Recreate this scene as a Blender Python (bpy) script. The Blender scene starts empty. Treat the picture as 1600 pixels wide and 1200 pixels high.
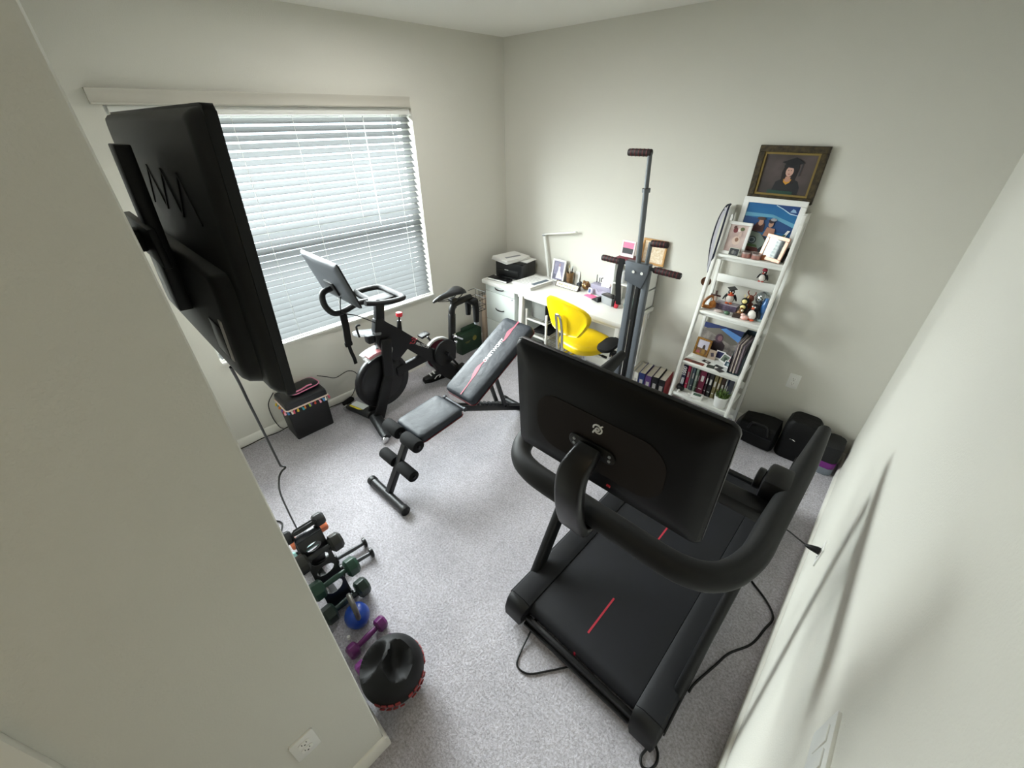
import bpy, bmesh, math, random
from mathutils import Vector, Matrix, Euler, Quaternion
from math import sin, cos, pi, radians, tan
random.seed(7)
SC = bpy.context.scene
COL = SC.collection

# ------------------------------------------------------------------ camera
F_PX, YAW, PITCH, ROLL = 637.259, 0.76835, 0.57666, -0.01073
cam_d = bpy.data.cameras.new('camera')
cam = bpy.data.objects.new('camera', cam_d)
COL.objects.link(cam)
cam_d.sensor_fit = 'HORIZONTAL'
cam_d.sensor_width = 36.0
cam_d.lens = F_PX / 1600.0 * 36.0
cam_d.clip_start = 0.02
fw = Vector((-sin(YAW) * cos(PITCH), cos(YAW) * cos(PITCH), -sin(PITCH)))
r0 = Vector((cos(YAW), sin(YAW), 0))
u0 = r0.cross(fw)
rr = r0 * cos(ROLL) + u0 * sin(ROLL)
uu = -r0 * sin(ROLL) + u0 * cos(ROLL)
M = Matrix((rr, uu, -fw)).transposed().to_4x4()
M.translation = Vector((3.22, -3.27, 2.153))
cam.matrix_world = M
SC.camera = cam

# ------------------------------------------------------------------ light
world = bpy.data.worlds.new('world')
SC.world = world
world.use_nodes = True
wb = world.node_tree.nodes['Background']
wb.inputs[0].default_value = (0.80, 0.90, 1.0, 1)
wb.inputs[1].default_value = 3.0

def area(name, loc, rot, sx, sy, power, color=(1, 1, 1), spread=180):
    l = bpy.data.lights.new(name, 'AREA')
    l.shape = 'RECTANGLE'
    l.size, l.size_y, l.energy, l.color = sx, sy, power, color
    l.spread = radians(spread)
    o = bpy.data.objects.new(name, l)
    o.location = loc
    o.rotation_euler = rot
    COL.objects.link(o)
    return o
# daylight outside the window, then two added fill lights for room and hall
area('daylight', (-0.85, -1.97, 2.35), (0, radians(-72), 0), 2.6, 3.2, 1600, (0.94, 0.985, 1.0))
area('room_fill', (1.05, -1.55, 2.70), (0, 0, 0), 0.5, 0.5, 18, (1.0, 0.99, 0.96))  # unseen overhead fill, added to lift the window wall and floor
area('hall_fill', (2.95, -4.5, 2.70), (0, 0, 0), 0.5, 0.5, 5.0, (1.0, 0.80, 0.52))  # added warm fill, tints the hall's side wall

vs = SC.view_settings
vs.view_transform = 'Standard'
vs.look = 'None'
vs.gamma = 1.0
vs.use_curve_mapping = False
vs.exposure = 0.0
SC.cycles.max_bounces = 10
SC.cycles.diffuse_bounces = 6
SC.cycles.transparent_max_bounces = 12
SC.cycles.sample_clamp_indirect = 8.0

# ------------------------------------------------------------------ materials
def lin(c):
    if isinstance(c, str):
        c = c.lstrip('#')
        c = [int(c[i:i + 2], 16) / 255 for i in (0, 2, 4)]
        c = [x / 12.92 if x <= .04045 else ((x + .055) / 1.055) ** 2.4 for x in c]
    return (c[0], c[1], c[2], 1.0)

MATS = {}
def mat(name, col, rough=0.5, metal=0.0, bump=None, spec=0.5, mottle=None, trans=0.0, alpha=1.0, coat=0.0, sheen=0.0):
    """bump = (scale, strength, distance); mottle = (scale, second colour, amount)"""
    if name in MATS:
        return MATS[name]
    m = bpy.data.materials.new(name)
    m.use_nodes = True
    nt = m.node_tree
    b = nt.nodes['Principled BSDF']
    b.inputs['Base Color'].default_value = lin(col)
    b.inputs['Roughness'].default_value = rough
    b.inputs['Metallic'].default_value = metal
    b.inputs['Specular IOR Level'].default_value = spec
    b.inputs['Transmission Weight'].default_value = trans
    b.inputs['Alpha'].default_value = alpha
    b.inputs['Coat Weight'].default_value = coat
    b.inputs['Sheen Weight'].default_value = sheen
    tc = None
    if bump or mottle:
        tc = nt.nodes.new('ShaderNodeTexCoord')
    if bump:
        n = nt.nodes.new('ShaderNodeTexNoise')
        n.inputs['Scale'].default_value = bump[0]
        n.inputs['Detail'].default_value = 4
        nt.links.new(tc.outputs['Object'], n.inputs['Vector'])
        bp = nt.nodes.new('ShaderNodeBump')
        bp.inputs['Strength'].default_value = bump[1]
        bp.inputs['Distance'].default_value = bump[2]
        nt.links.new(n.outputs['Fac'], bp.inputs['Height'])
        nt.links.new(bp.outputs['Normal'], b.inputs['Normal'])
    if mottle:
        n = nt.nodes.new('ShaderNodeTexNoise')
        n.inputs['Scale'].default_value = mottle[0]
        n.inputs['Detail'].default_value = 3
        nt.links.new(tc.outputs['Object'], n.inputs['Vector'])
        cr = nt.nodes.new('ShaderNodeMapRange')
        cr.inputs[1].default_value, cr.inputs[2].default_value = 0.35, 0.65
        cr.inputs[3].default_value, cr.inputs[4].default_value = 0.0, mottle[2]
        nt.links.new(n.outputs['Fac'], cr.inputs[0])
        mx = nt.nodes.new('ShaderNodeMix')
        mx.data_type = 'RGBA'
        nt.links.new(cr.outputs[0], mx.inputs['Factor'])
        mx.inputs['A'].default_value = lin(col)
        mx.inputs['B'].default_value = lin(mottle[1])
        nt.links.new(mx.outputs['Result'], b.inputs['Base Color'])
    MATS[name] = m
    return m

def carpet_mat():
    m = bpy.data.materials.new('carpet')
    m.use_nodes = True
    nt = m.node_tree
    N, L = nt.nodes, nt.links
    b = N['Principled BSDF']
    b.inputs['Roughness'].default_value = 0.95
    b.inputs['Specular IOR Level'].default_value = 0.1
    tc = N.new('ShaderNodeTexCoord')
    def noise(scale, detail, rough=.5):
        n = N.new('ShaderNodeTexNoise')
        n.inputs['Scale'].default_value = scale
        n.inputs['Detail'].default_value = detail
        n.inputs['Roughness'].default_value = rough
        L.new(tc.outputs['Object'], n.inputs['Vector'])
        return n
    big, mid, fine = noise(2.6, 4), noise(26, 3), noise(95, 4, .75)
    r1 = N.new('ShaderNodeValToRGB')
    r1.color_ramp.elements[0].position, r1.color_ramp.elements[1].position = .34, .64
    r1.color_ramp.elements[0].color, r1.color_ramp.elements[1].color = lin('#a39ea2'), lin('#d6d3db')
    L.new(fine.outputs['Fac'], r1.inputs['Fac'])
    r2 = N.new('ShaderNodeMapRange')
    r2.inputs[1].default_value, r2.inputs[2].default_value = .3, .7
    r2.inputs[3].default_value, r2.inputs[4].default_value = .84, 1.05
    L.new(big.outputs['Fac'], r2.inputs[0])
    r3 = N.new('ShaderNodeMapRange')
    r3.inputs[1].default_value, r3.inputs[2].default_value = .3, .7
    r3.inputs[3].default_value, r3.inputs[4].default_value = .90, 1.05
    L.new(mid.outputs['Fac'], r3.inputs[0])
    mu = N.new('ShaderNodeMath')
    mu.operation = 'MULTIPLY'
    L.new(r2.outputs[0], mu.inputs[0])
    L.new(r3.outputs[0], mu.inputs[1])
    sc = N.new('ShaderNodeVectorMath')
    sc.operation = 'SCALE'
    L.new(r1.outputs[0], sc.inputs[0])
    L.new(mu.outputs[0], sc.inputs['Scale'])
    L.new(sc.outputs[0], b.inputs['Base Color'])
    ad = N.new('ShaderNodeMath')
    ad.operation = 'MULTIPLY_ADD'
    ad.inputs[1].default_value = .5
    L.new(mid.outputs['Fac'], ad.inputs[0])
    L.new(fine.outputs['Fac'], ad.inputs[2])
    bp = N.new('ShaderNodeBump')
    bp.inputs['Strength'].default_value = .75
    bp.inputs['Distance'].default_value = .016
    L.new(ad.outputs[0], bp.inputs['Height'])
    L.new(bp.outputs['Normal'], b.inputs['Normal'])
    return m

def slat_mat():
    m = bpy.data.materials.new('blind_slat')
    m.use_nodes = True
    nt = m.node_tree
    nt.nodes.clear()
    o = nt.nodes.new('ShaderNodeOutputMaterial')
    d = nt.nodes.new('ShaderNodeBsdfDiffuse')
    d.inputs[0].default_value = lin('#6c6e6f')
    t = nt.nodes.new('ShaderNodeBsdfTranslucent')
    t.inputs[0].default_value = lin('#f0f2f0')
    mx = nt.nodes.new('ShaderNodeMixShader')
    mx.inputs[0].default_value = .12
    nt.links.new(d.outputs[0], mx.inputs[1])
    nt.links.new(t.outputs[0], mx.inputs[2])
    nt.links.new(mx.outputs[0], o.inputs[0])
    return m

def pane_mat():
    m = bpy.data.materials.new('window_glass')
    m.use_nodes = True
    nt = m.node_tree
    nt.nodes.clear()
    o = nt.nodes.new('ShaderNodeOutputMaterial')
    d = nt.nodes.new('ShaderNodeBsdfTransparent')
    d.inputs[0].default_value = (.95, .97, .96, 1)
    t = nt.nodes.new('ShaderNodeBsdfGlossy')
    t.inputs['Roughness'].default_value = .03
    mx = nt.nodes.new('ShaderNodeMixShader')
    mx.inputs[0].default_value = .06
    nt.links.new(d.outputs[0], mx.inputs[1])
    nt.links.new(t.outputs[0], mx.inputs[2])
    nt.links.new(mx.outputs[0], o.inputs[0])
    return m

def clear_mat(name, col, opac):
    m = bpy.data.materials.new(name)
    m.use_nodes = True
    nt = m.node_tree
    b = nt.nodes['Principled BSDF']
    b.inputs['Base Color'].default_value = lin(col)
    b.inputs['Roughness'].default_value = .12
    b.inputs['Alpha'].default_value = opac
    return m

WALL = mat('wall_paint', '#d1cfc6', .85, bump=(190, .28, .004), spec=.25)
CEIL = mat('ceiling_paint', '#e4e3dd', .9, bump=(120, .35, .006), spec=.2)
TRIMW = mat('white_trim', '#dedcd4', .45)
WHITE = mat('white_lacquer', '#e9e8e3', .35)
WHITE2 = mat('white_plastic', '#e4e4e0', .4)
PAPER = mat('paper', '#ecebe8', .8)
CARPET = carpet_mat()
SLAT = slat_mat()
PANE = pane_mat()
BLK = mat('black_plastic', '#070708', .45, spec=.35)
BLKS = mat('black_satin', '#08080a', .34, spec=.4)
BLKM = mat('black_matte', '#070707', .75, spec=.3, bump=(260, .15, .001))
BLKG = mat('black_gloss', '#050506', .12)
RUB = mat('black_rubber', '#0b0c0d', .6, spec=.35, bump=(400, .25, .001))
FOAM = mat('black_foam', '#0b0b0c', .85, spec=.25, bump=(500, .4, .001))
STEELB = mat('black_steel', '#101114', .4, .2)
GREYST = mat('grey_steel', '#5b6066', .42, .35)
CHROME = mat('chrome', '#d8d9da', .14, 1.0)
SILVER = mat('silver_plastic', '#a2a7ad', .35, .3)
RED = mat('red_plastic', '#b3202b', .4)

# ------------------------------------------------------------------ mesh builder
def catmull(pts, n=6, closed=False):
    P = [Vector(p) for p in pts]
    if len(P) < 3:
        return P
    out = []
    k = len(P)
    rng = range(k if closed else k - 1)
    for i in rng:
        p1, p2 = P[i % k], P[(i + 1) % k]
        p0 = P[(i - 1) % k] if closed or i > 0 else p1 * 2 - p2
        p3 = P[(i + 2) % k] if closed or i + 2 < k else p2 * 2 - p1
        for j in range(n):
            t = j / n
            out.append(.5 * ((2 * p1) + (-p0 + p2) * t + (2 * p0 - 5 * p1 + 4 * p2 - p3) * t * t + (-p0 + 3 * p1 - 3 * p2 + p3) * t ** 3))
    if not closed:
        out.append(P[-1])
    return out

def rrect(w, h, r, n=6):
    r = min(r, w / 2 - 1e-4, h / 2 - 1e-4)
    o = []
    for cx, cy, a in ((w / 2 - r, h / 2 - r, 0), (-w / 2 + r, h / 2 - r, 90), (-w / 2 + r, -h / 2 + r, 180), (w / 2 - r, -h / 2 + r, 270)):
        for i in range(n + 1):
            t = radians(a + 90 * i / n)
            o.append((cx + r * cos(t), cy + r * sin(t)))
    return o

def rotm(rot):
    return Euler(rot).to_matrix().to_4x4() if rot else Matrix()

AX = {'z': Matrix(), 'x': Matrix(((0, 0, 1, 0), (1, 0, 0, 0), (0, 1, 0, 0), (0, 0, 0, 1))), 'y': Matrix(((1, 0, 0, 0), (0, 0, -1, 0), (0, 1, 0, 0), (0, 0, 0, 1)))}

class MB:
    def __init__(self):
        self.bm = bmesh.new()
        self.mats = []
        self.cur = 0
    def use(self, m):
        if m not in self.mats:
            self.mats.append(m)
        self.cur = self.mats.index(m)
        return self
    def _fin(self, faces):
        for f in faces:
            f.material_index = self.cur
    def raw(self, vs, fs, mtx=None):
        bv = [self.bm.verts.new((mtx @ Vector(v)) if mtx else v) for v in vs]
        fl = []
        for f in fs:
            try:
                fl.append(self.bm.faces.new([bv[i] for i in f]))
            except ValueError:
                pass
        self._fin(fl)
        return bv, fl
    def box(self, c, s, rot=None, bev=0.0, seg=2, mtx=None):
        x, y, z = s[0] / 2, s[1] / 2, s[2] / 2
        vs = [(a, b, d) for a in (-x, x) for b in (-y, y) for d in (-z, z)]
        fs = [(0, 1, 3, 2), (4, 6, 7, 5), (0, 4, 5, 1), (2, 3, 7, 6), (0, 2, 6, 4), (1, 5, 7, 3)]
        m = Matrix.Translation(c) @ rotm(rot)
        if mtx:
            m = mtx @ m
        bv, fl = self.raw(vs, fs, m)
        if bev:
            ed = list({e for f in fl for e in f.edges})
            r = bmesh.ops.bevel(self.bm, geom=ed, offset=bev, segments=seg, profile=.5, affect='EDGES')
            self._fin(r['faces'])
        return self
    def bar(self, a, b, w, h, up=(0, 0, 1), bev=0.0, ext=0.0):
        """rectangular bar from a to b: w across, h along 'up'"""
        a, b = Vector(a), Vector(b)
        d = (b - a).normalized()
        a, b = a - d * ext, b + d * ext
        s = d.cross(Vector(up))
        if s.length < 1e-5:
            s = d.cross(Vector((0, 1, 0)))
        s.normalize()
        u = s.cross(d)
        m = Matrix((s, d, u)).transposed().to_4x4()
        m.translation = (a + b) / 2
        return self.box((0, 0, 0), (w, (b - a).length, h), None, bev, 2, m)
    def loft(self, rings, caps=True, closed=False):
        R = [[self.bm.verts.new(v) for v in r] for r in rings]
        n = len(R[0])
        fl = []
        k = len(R)
        for i in range(k if closed else k - 1):
            A, B = R[i], R[(i + 1) % k]
            for j in range(n):
                try:
                    fl.append(self.bm.faces.new((A[j], A[(j + 1) % n], B[(j + 1) % n], B[j])))
                except ValueError:
                    pass
        if caps and not closed and n > 2:
            fl.append(self.bm.faces.new(list(reversed(R[0]))))
            fl.append(self.bm.faces.new(R[-1]))
        self._fin(fl)
        return self
    def tube(self, pts, r, seg=10, closed=False, smooth=0, ry=None, up=(0, 0, 1), caps=True, shape=None):
        P = catmull(pts, smooth, closed) if smooth else [Vector(p) for p in pts]
        k = len(P)
        rs = r if isinstance(r, (list, tuple)) else [r] * k
        if len(rs) != k:
            m = len(rs)
            rs = [rs[min(m - 1, int(i / max(1, k - 1) * (m - 1)))] + (rs[min(m - 1, int(i / max(1, k - 1) * (m - 1)) + 1)] - rs[min(m - 1, int(i / max(1, k - 1) * (m - 1)))]) * ((i / max(1, k - 1) * (m - 1)) % 1) for i in range(k)]
        rings = []
        prev = None
        for i, p in enumerate(P):
            if closed:
                t = (P[(i + 1) % k] - P[i - 1])
            else:
                t = P[min(i + 1, k - 1)] - P[max(i - 1, 0)]
            t.normalize()
            if prev is None:
                s = t.cross(Vector(up))
                if s.length < 1e-3:
                    s = t.cross(Vector((0, 1, 0.01)))
                s.normalize()
            else:
                s = prev - t * prev.dot(t)
                if s.length < 1e-4:
                    s = t.cross(Vector(up))
                s.normalize()
            prev = s
            u = s.cross(t)
            a = rs[i]
            b = ry * (a / rs[0]) if ry else a
            if shape:
                rings.append([p + s * (x * a) + u * (y * a) for x, y in shape])
            else:
                rings.append([p + s * (a * cos(2 * pi * j / seg)) + u * (b * sin(2 * pi * j / seg)) for j in range(seg)])
        return self.loft(rings, caps, closed)
    def ribbon(self, pts, w, t, side=(1, 0, 0), smooth=0):
        """flat strip of width w along 'side', thickness t"""
        P = catmull(pts, smooth) if smooth else [Vector(p) for p in pts]
        S = Vector(side).normalized()
        k = len(P)
        rings = []
        for i, p in enumerate(P):
            d = (P[min(i + 1, k - 1)] - P[max(i - 1, 0)]).normalized()
            s = (S - d * S.dot(d)).normalized()
            n = d.cross(s)
            ww = w[i * (len(w) - 1) // (k - 1)] if isinstance(w, (list, tuple)) else w
            rings.append([p + s * ww / 2 + n * t / 2, p - s * ww / 2 + n * t / 2, p - s * ww / 2 - n * t / 2, p + s * ww / 2 - n * t / 2])
        return self.loft(rings)
    def cyl(self, a, b, r, r2=None, seg=20, bev=0.0):
        a, b = Vector(a), Vector(b)
        d = (b - a).normalized()
        r2 = r if r2 is None else r2
        if bev:
            L = (b - a).length
            return self.tube([a, a + d * bev * .3, a + d * bev, b - d * bev, b - d * bev * .3, b], [r - bev, r - bev * .3, r, r2, r2 - bev * .3, r2 - bev], seg)
        return self.tube([a, b], [r, r2], seg)
    def lathe(self, prof, c=(0, 0, 0), seg=24, mtx=None, axis='z'):
        m = Matrix.Translation(c) @ (mtx if mtx else AX[axis])
        rings = [[m @ Vector((max(r, 1e-5) * cos(2 * pi * j / seg), max(r, 1e-5) * sin(2 * pi * j / seg), z)) for j in range(seg)] for r, z in prof]
        return self.loft(rings)
    def ell(self, c, r, seg=20, rings=12, rot=None, mtx=None):
        r = (r, r, r) if not isinstance(r, (tuple, list)) else r
        m = Matrix.Translation(c) @ rotm(rot)
        if mtx:
            m = mtx @ m
        R = []
        for i in range(rings + 1):
            th = pi * i / rings
            rad = max(sin(th), 1e-3)
            R.append([m @ Vector((r[0] * rad * cos(2 * pi * j / seg), r[1] * rad * sin(2 * pi * j / seg), -r[2] * cos(th))) for j in range(seg)])
        return self.loft(R)
    def prism(self, poly, h, mtx=None, c=(0, 0, 0), axis='z', bev=0.0, seg=2):
        """polygon in the local xy plane extruded from 0 to h along local z"""
        m = mtx if mtx else Matrix.Translation(c) @ AX[axis]
        bot = [self.bm.verts.new(m @ Vector((x, y, 0))) for x, y in poly]
        top = [self.bm.verts.new(m @ Vector((x, y, h))) for x, y in poly]
        n = len(poly)
        fl = [self.bm.faces.new(list(reversed(bot))), self.bm.faces.new(top)]
        for i in range(n):
            fl.append(self.bm.faces.new((bot[i], bot[(i + 1) % n], top[(i + 1) % n], top[i])))
        self._fin(fl)
        if bev:
            ed = list(fl[0].edges) + list(fl[1].edges)
            r = bmesh.ops.bevel(self.bm, geom=ed, offset=bev, segments=seg, profile=.5, affect='EDGES')
            self._fin(r['faces'])
        return self
    def plate(self, poly, holes, h, mtx):
        """flat plate with holes (each hole a polygon): filled by triangulation and given thickness"""
        tmp = bmesh.new()
        loops = []
        for lp in [poly] + holes:
            vv = [tmp.verts.new((x, y, 0)) for x, y in lp]
            for i in range(len(vv)):
                tmp.edges.new((vv[i], vv[(i + 1) % len(vv)]))
            loops.append(vv)
        bmesh.ops.triangle_fill(tmp, edges=tmp.edges[:], use_beauty=True)
        tmp.verts.index_update()
        vs = [v.co.copy() for v in tmp.verts]
        fs = [[v.index for v in f.verts] for f in tmp.faces]
        li = [[v.index for v in lp] for lp in loops]
        tmp.free()
        n = len(vs)
        allv = [(v.x, v.y, 0) for v in vs] + [(v.x, v.y, h) for v in vs]
        allf = [list(reversed(f)) for f in fs] + [[i + n for i in f] for f in fs]
        for lp in li:
            for i in range(len(lp)):
                a, b = lp[i], lp[(i + 1) % len(lp)]
                allf.append((a, b, b + n, a + n))
        self.raw(allv, allf, mtx)
        return self
    def ring(self, w, h, b, d, mtx, bev=0.0):
        """picture-frame ring in local xz, front at local y=0, depth d towards +y"""
        for (cx, cz, sx, sz) in ((0, h / 2 - b / 2, w, b), (0, -h / 2 + b / 2, w, b), (-w / 2 + b / 2, 0, b, h - 2 * b), (w / 2 - b / 2, 0, b, h - 2 * b)):
            self.box((cx, d / 2, cz), (sx, d, sz), None, bev, 1, mtx)
        return self
    def text(self, s, size, mtx, depth=.0006, align='CENTER'):
        cu = bpy.data.curves.new('lettering', 'FONT')
        cu.body = s
        cu.size = size
        cu.align_x = align
        cu.align_y = 'CENTER'
        cu.extrude = depth
        cu.offset = size * .018
        o = bpy.data.objects.new('lettering', cu)
        COL.objects.link(o)
        me = o.to_mesh()
        self.raw([v.co.copy() for v in me.vertices], [list(p.vertices) for p in me.polygons], mtx)
        o.to_mesh_clear()
        bpy.data.objects.remove(o)
        bpy.data.curves.remove(cu)
        return self
    def mesh(self, name, ang=38, shift=None):
        bmesh.ops.recalc_face_normals(self.bm, faces=self.bm.faces[:])
        me = bpy.data.meshes.new(name)
        self.bm.to_mesh(me)
        self.bm.free()
        if shift is not None:
            me.transform(shift)
        for m in self.mats:
            me.materials.append(m)
        for p in me.polygons:
            p.use_smooth = True
        me.set_sharp_from_angle(angle=radians(ang))
        return me

def TR(loc, rot=None):
    return Matrix.Translation(loc) @ rotm(rot)

def tag(o, label=None, cat=None, group=None, kind=None):
    for k, v in (('label', label), ('category', cat), ('group', group), ('kind', kind)):
        if v:
            o[k] = v
    return o

def thing(name, label, cat, loc=(0, 0, 0), rot=None, group=None):
    o = bpy.data.objects.new(name, None)
    o.empty_display_size = .05
    COL.objects.link(o)
    o.location = loc
    if rot:
        o.rotation_euler = rot if isinstance(rot, (tuple, list)) else (0, 0, rot)
    return tag(o, label, cat, group)

def wmat(o):
    m = Matrix.Translation(o.location) @ o.rotation_euler.to_matrix().to_4x4()
    return wmat(o.parent) @ m if o.parent else m

def part(name, mb, parent=None, m=None, world=False, ang=38, label=None):
    """link a builder as ONE mesh; under a thing its coordinates are the thing's own unless world=True"""
    if m is not None and not mb.mats:
        mb.mats.append(m)
    sh = wmat(parent).inverted() if (parent is not None and world) else None
    o = bpy.data.objects.new(name, mb.mesh(name, ang, sh))
    COL.objects.link(o)
    if parent is not None:
        o.parent = parent
    if label:
        o['label'] = label
    return o

def single(name, label, cat, mb, m=None, loc=(0, 0, 0), rot=None, group=None, ang=38):
    o = part(name, mb, None, m, ang=ang)
    o.location = loc
    if rot:
        o.rotation_euler = rot if isinstance(rot, (tuple, list)) else (0, 0, rot)
    return tag(o, label, cat, group)

def struct(name, mb, m=None, parent=None):
    o = part(name, mb, parent, m)
    if parent is None:
        o['kind'] = 'structure'
    return o

def dup(root, loc, rot=None, label=None, group=None):
    r = root.copy()
    COL.objects.link(r)
    r.location = loc
    if rot is not None:
        r.rotation_euler = rot if isinstance(rot, (tuple, list)) else (0, 0, rot)
    if label:
        r['label'] = label
    if group:
        r['group'] = group
    for ch in list(root.children):
        c = ch.copy()
        COL.objects.link(c)
        c.parent = r
        for g in list(ch.children):
            d = g.copy()
            COL.objects.link(d)
            d.parent = c
    return r

# ------------------------------------------------------------------ room
RX, YF, HX, ZC, YH = 3.441, -3.205, 2.417, 2.744, -5.6
struct('floor', MB().box((1.7, -2.8, -.06), (3.75, 5.9, .12)), CARPET)
struct('ceiling', MB().box((1.7, -2.8, ZC + .06), (3.75, 5.9, .12)), CEIL)
struct('wall_back', MB().box((1.72, .07, ZC / 2), (3.8, .14, ZC)), WALL)
struct('wall_right', MB().box((RX + .07, (YH + 0) / 2, ZC / 2), (.14, -YH, ZC)), WALL)
WY0, WY1, WZ0, WZ1 = -2.894, -1.038, .708, 2.229
w = MB()
w.box((-.08, (YF - .12 + WY0) / 2, ZC / 2), (.16, WY0 - YF + .12, ZC))
w.box((-.08, WY1 / 2, ZC / 2), (.16, -WY1, ZC))
w.box((-.08, (WY0 + WY1) / 2, WZ0 / 2), (.16, WY1 - WY0, WZ0))
w.box((-.08, (WY0 + WY1) / 2, (WZ1 + ZC) / 2), (.16, WY1 - WY0, ZC - WZ1))
struct('wall_window', w, WALL)
w = MB()
w.prism([(0, YF), (0, YF - .12), (HX - .12, YF - .12), (HX - .12, YH), (HX, YH), (HX, YF - .012), (HX - .0035, YF - .0035), (HX - .012, YF)], ZC)
struct('wall_left', w, WALL)
struct('wall_hall', MB().box((2.93, YH - .06, ZC / 2), (1.05, .12, ZC)), WALL)

BBH, BBT = .083, .014
def base(name, a, b, n):
    a, b, n = Vector((a[0], a[1], 0)), Vector((b[0], b[1], 0)), Vector((n[0], n[1], 0))
    d = (b - a).normalized()
    m = Matrix((d, n, Vector((0, 0, 1)))).transposed().to_4x4()
    m.translation = a
    # profile in (n, z), extruded along d
    pm = m @ Matrix(((0, 0, 1, 0), (1, 0, 0, 0), (0, 1, 0, 0), (0, 0, 0, 1)))
    struct(name, MB().prism([(0, 0), (BBT, 0), (BBT, BBH - .012), (BBT - .006, BBH - .003), (0, BBH)], (b - a).length, pm), TRIMW)
base('baseboard_back', (RX, 0), (0, 0), (0, -1))
base('baseboard_window', (0, 0), (0, YF), (1, 0))
base('baseboard_right', (RX, YH), (RX, 0), (-1, 0))
base('baseboard_front', (0, YF), (HX + BBT, YF), (0, 1))
base('baseboard_left', (HX, YF), (HX, -3.682), (1, 0))

# door casing on the hall's side wall
w = MB()
w.box((HX + .009, -3.725, 1.03), (.018, .086, 2.06), None, .004)
w.box((HX + .004, -4.15, 1.02), (.008, .77, 2.04), None, .002)
struct('trim_1', w, TRIMW)

# window: vinyl frame, meeting rail, panes, sill
fr = MB()
fx = -.115
for (cy, cz, sy, sz) in ((WY0 + .03, (WZ0 + WZ1) / 2, .06, WZ1 - WZ0), (WY1 - .03, (WZ0 + WZ1) / 2, .06, WZ1 - WZ0), ((WY0 + WY1) / 2, WZ0 + .04, WY1 - WY0 - .12, .06), ((WY0 + WY1) / 2, WZ1 - .03, WY1 - WY0 - .12, .06), ((WY0 + WY1) / 2, 1.49, WY1 - WY0 - .12, .032)):
    fr.box((fx, cy, cz), (.06, sy, sz), None, .004)
win = struct('window_1', fr, WHITE2)
part('window_pane', MB().box((fx, (WY0 + WY1) / 2, 1.12), (.006, WY1 - WY0 - .12, .72)), win, PANE)
part('window_pane', MB().box((fx, (WY0 + WY1) / 2, 1.86), (.006, WY1 - WY0 - .12, .68)), win, PANE)
part('window_sill', MB().box((-.055, (WY0 + WY1) / 2, WZ0 + .009), (.155, WY1 - WY0 - .004, .018), None, .004), win, mat('sill_marble', '#e8e7e2', .25, mottle=(9, '#cfcdc8', .6)))

# venetian blind
bl = thing('venetian_blind', 'white horizontal slat blind filling the wide bright window', 'blind', (-.035, (WY0 + WY1) / 2, WZ1))
bw = WY1 - WY0 - .03
s = MB()
NS, PZ = 32, .0452
tl = radians(-35)
for i in range(NS):
    z = -.072 - i * PZ
    ring0, ring1 = [], []
    for k in range(5):
        t = (k / 4 - .5) * .05
        arc = .0022 * (1 - (2 * k / 4 - 1) ** 2)
        x, zz = t * cos(tl) + arc * sin(tl), t * sin(tl) - arc * cos(tl)
        ring0.append((x, zz))
    prof = ring0 + [(x + .0025 * sin(tl), zz - .0025 * cos(tl)) for x, zz in reversed(ring0)]
    s.loft([[Vector((x, -bw / 2, z + zz)) for x, zz in prof], [Vector((x, bw / 2, z + zz)) for x, zz in prof]])
part('slats', s, bl, SLAT)
part('headrail', MB().box((0, 0, -.022), (.055, bw, .040), None, .003), bl, WHITE2)
part('bottom_rail', MB().box((.0, 0, -.072 - NS * PZ + .012), (.05, bw, .016), None, .004), bl, WHITE2)
s = MB()
for y in (-.72, -.36, .0, .36, .74):
    s.tube([(.030, y, -.04), (.030, y, -.072 - NS * PZ)], .0013, 6)
    s.tube([(-.030, y, -.04), (-.030, y, -.072 - NS * PZ)], .0013, 6)
part('ladder_cords', s, bl, WHITE2)
s = MB()
s.tube([(.036, .5, -.05), (.036, .5, -.8)], .004, 8)
part('tilt_wand', s, bl, clear_mat('clear_wand', '#e8ecec', .6))
v = MB()
v.prism([(0, 0), (.03, 0), (.034, .006), (.030, .014), (.030, .050), (.036, .058), (.036, .068), (0, .068)], 1.875, TR((.038, -.975, .004)) @ Matrix(((1, 0, 0, 0), (0, 0, 1, 0), (0, 1, 0, 0), (0, 0, 0, 1))))
part('valance', v, bl, mat('valance_shaded', '#b9b5aa', .6))  # white valance, its backlit shade mixed into the colour

# outlets and switch
def outlet(name, label, loc, rotz, switch=False):
    t = thing(name, label, 'outlet' if not switch else 'light switch', loc, rotz)
    p = MB()
    p.prism(rrect(.072 if not switch else .118, .116, .005), .006, TR((0, 0, 0), (radians(90), 0, 0)), bev=.0015)
    part('cover_plate', p, t, WHITE2)
    if switch:
        for x in (-.023, .023):
            part('rocker', MB().box((x, -.0066, 0), (.033, .003, .066), (radians(1.5), 0, 0), .001), t, WHITE2)
    else:
        for z in (-.0195, .0195):
            q = MB()
            q.prism(rrect(.033, .028, .009), .002, TR((0, -.006, z), (radians(90), 0, 0)))
            so = part('socket', q, t, WHITE)
            q = MB()
            q.box((-.007, -.0083, .003), (.0022, .001, .008)).box((.007, -.0083, .003), (.0022, .001, .006)).cyl((0, -.0078, -.008), (0, -.0088, -.008), .0026, seg=10)
            o = part('slot', q, so, mat('socket_slot', '#25221f', .6))
            o.location = (0, 0, z)
    return t
outlet('wall_outlet', 'white double outlet low on the back wall past the ladder shelf', (2.96, 0, .505), 0)
outlet('wall_outlet', 'white outlet on the wall beside the treadmill with a black plug in it', (RX, -1.50, .49), radians(-90))
outlet('wall_outlet', 'beige-white outlet on the shaded wall end beside the medicine ball', (HX, -3.40, .50), radians(90))
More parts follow.
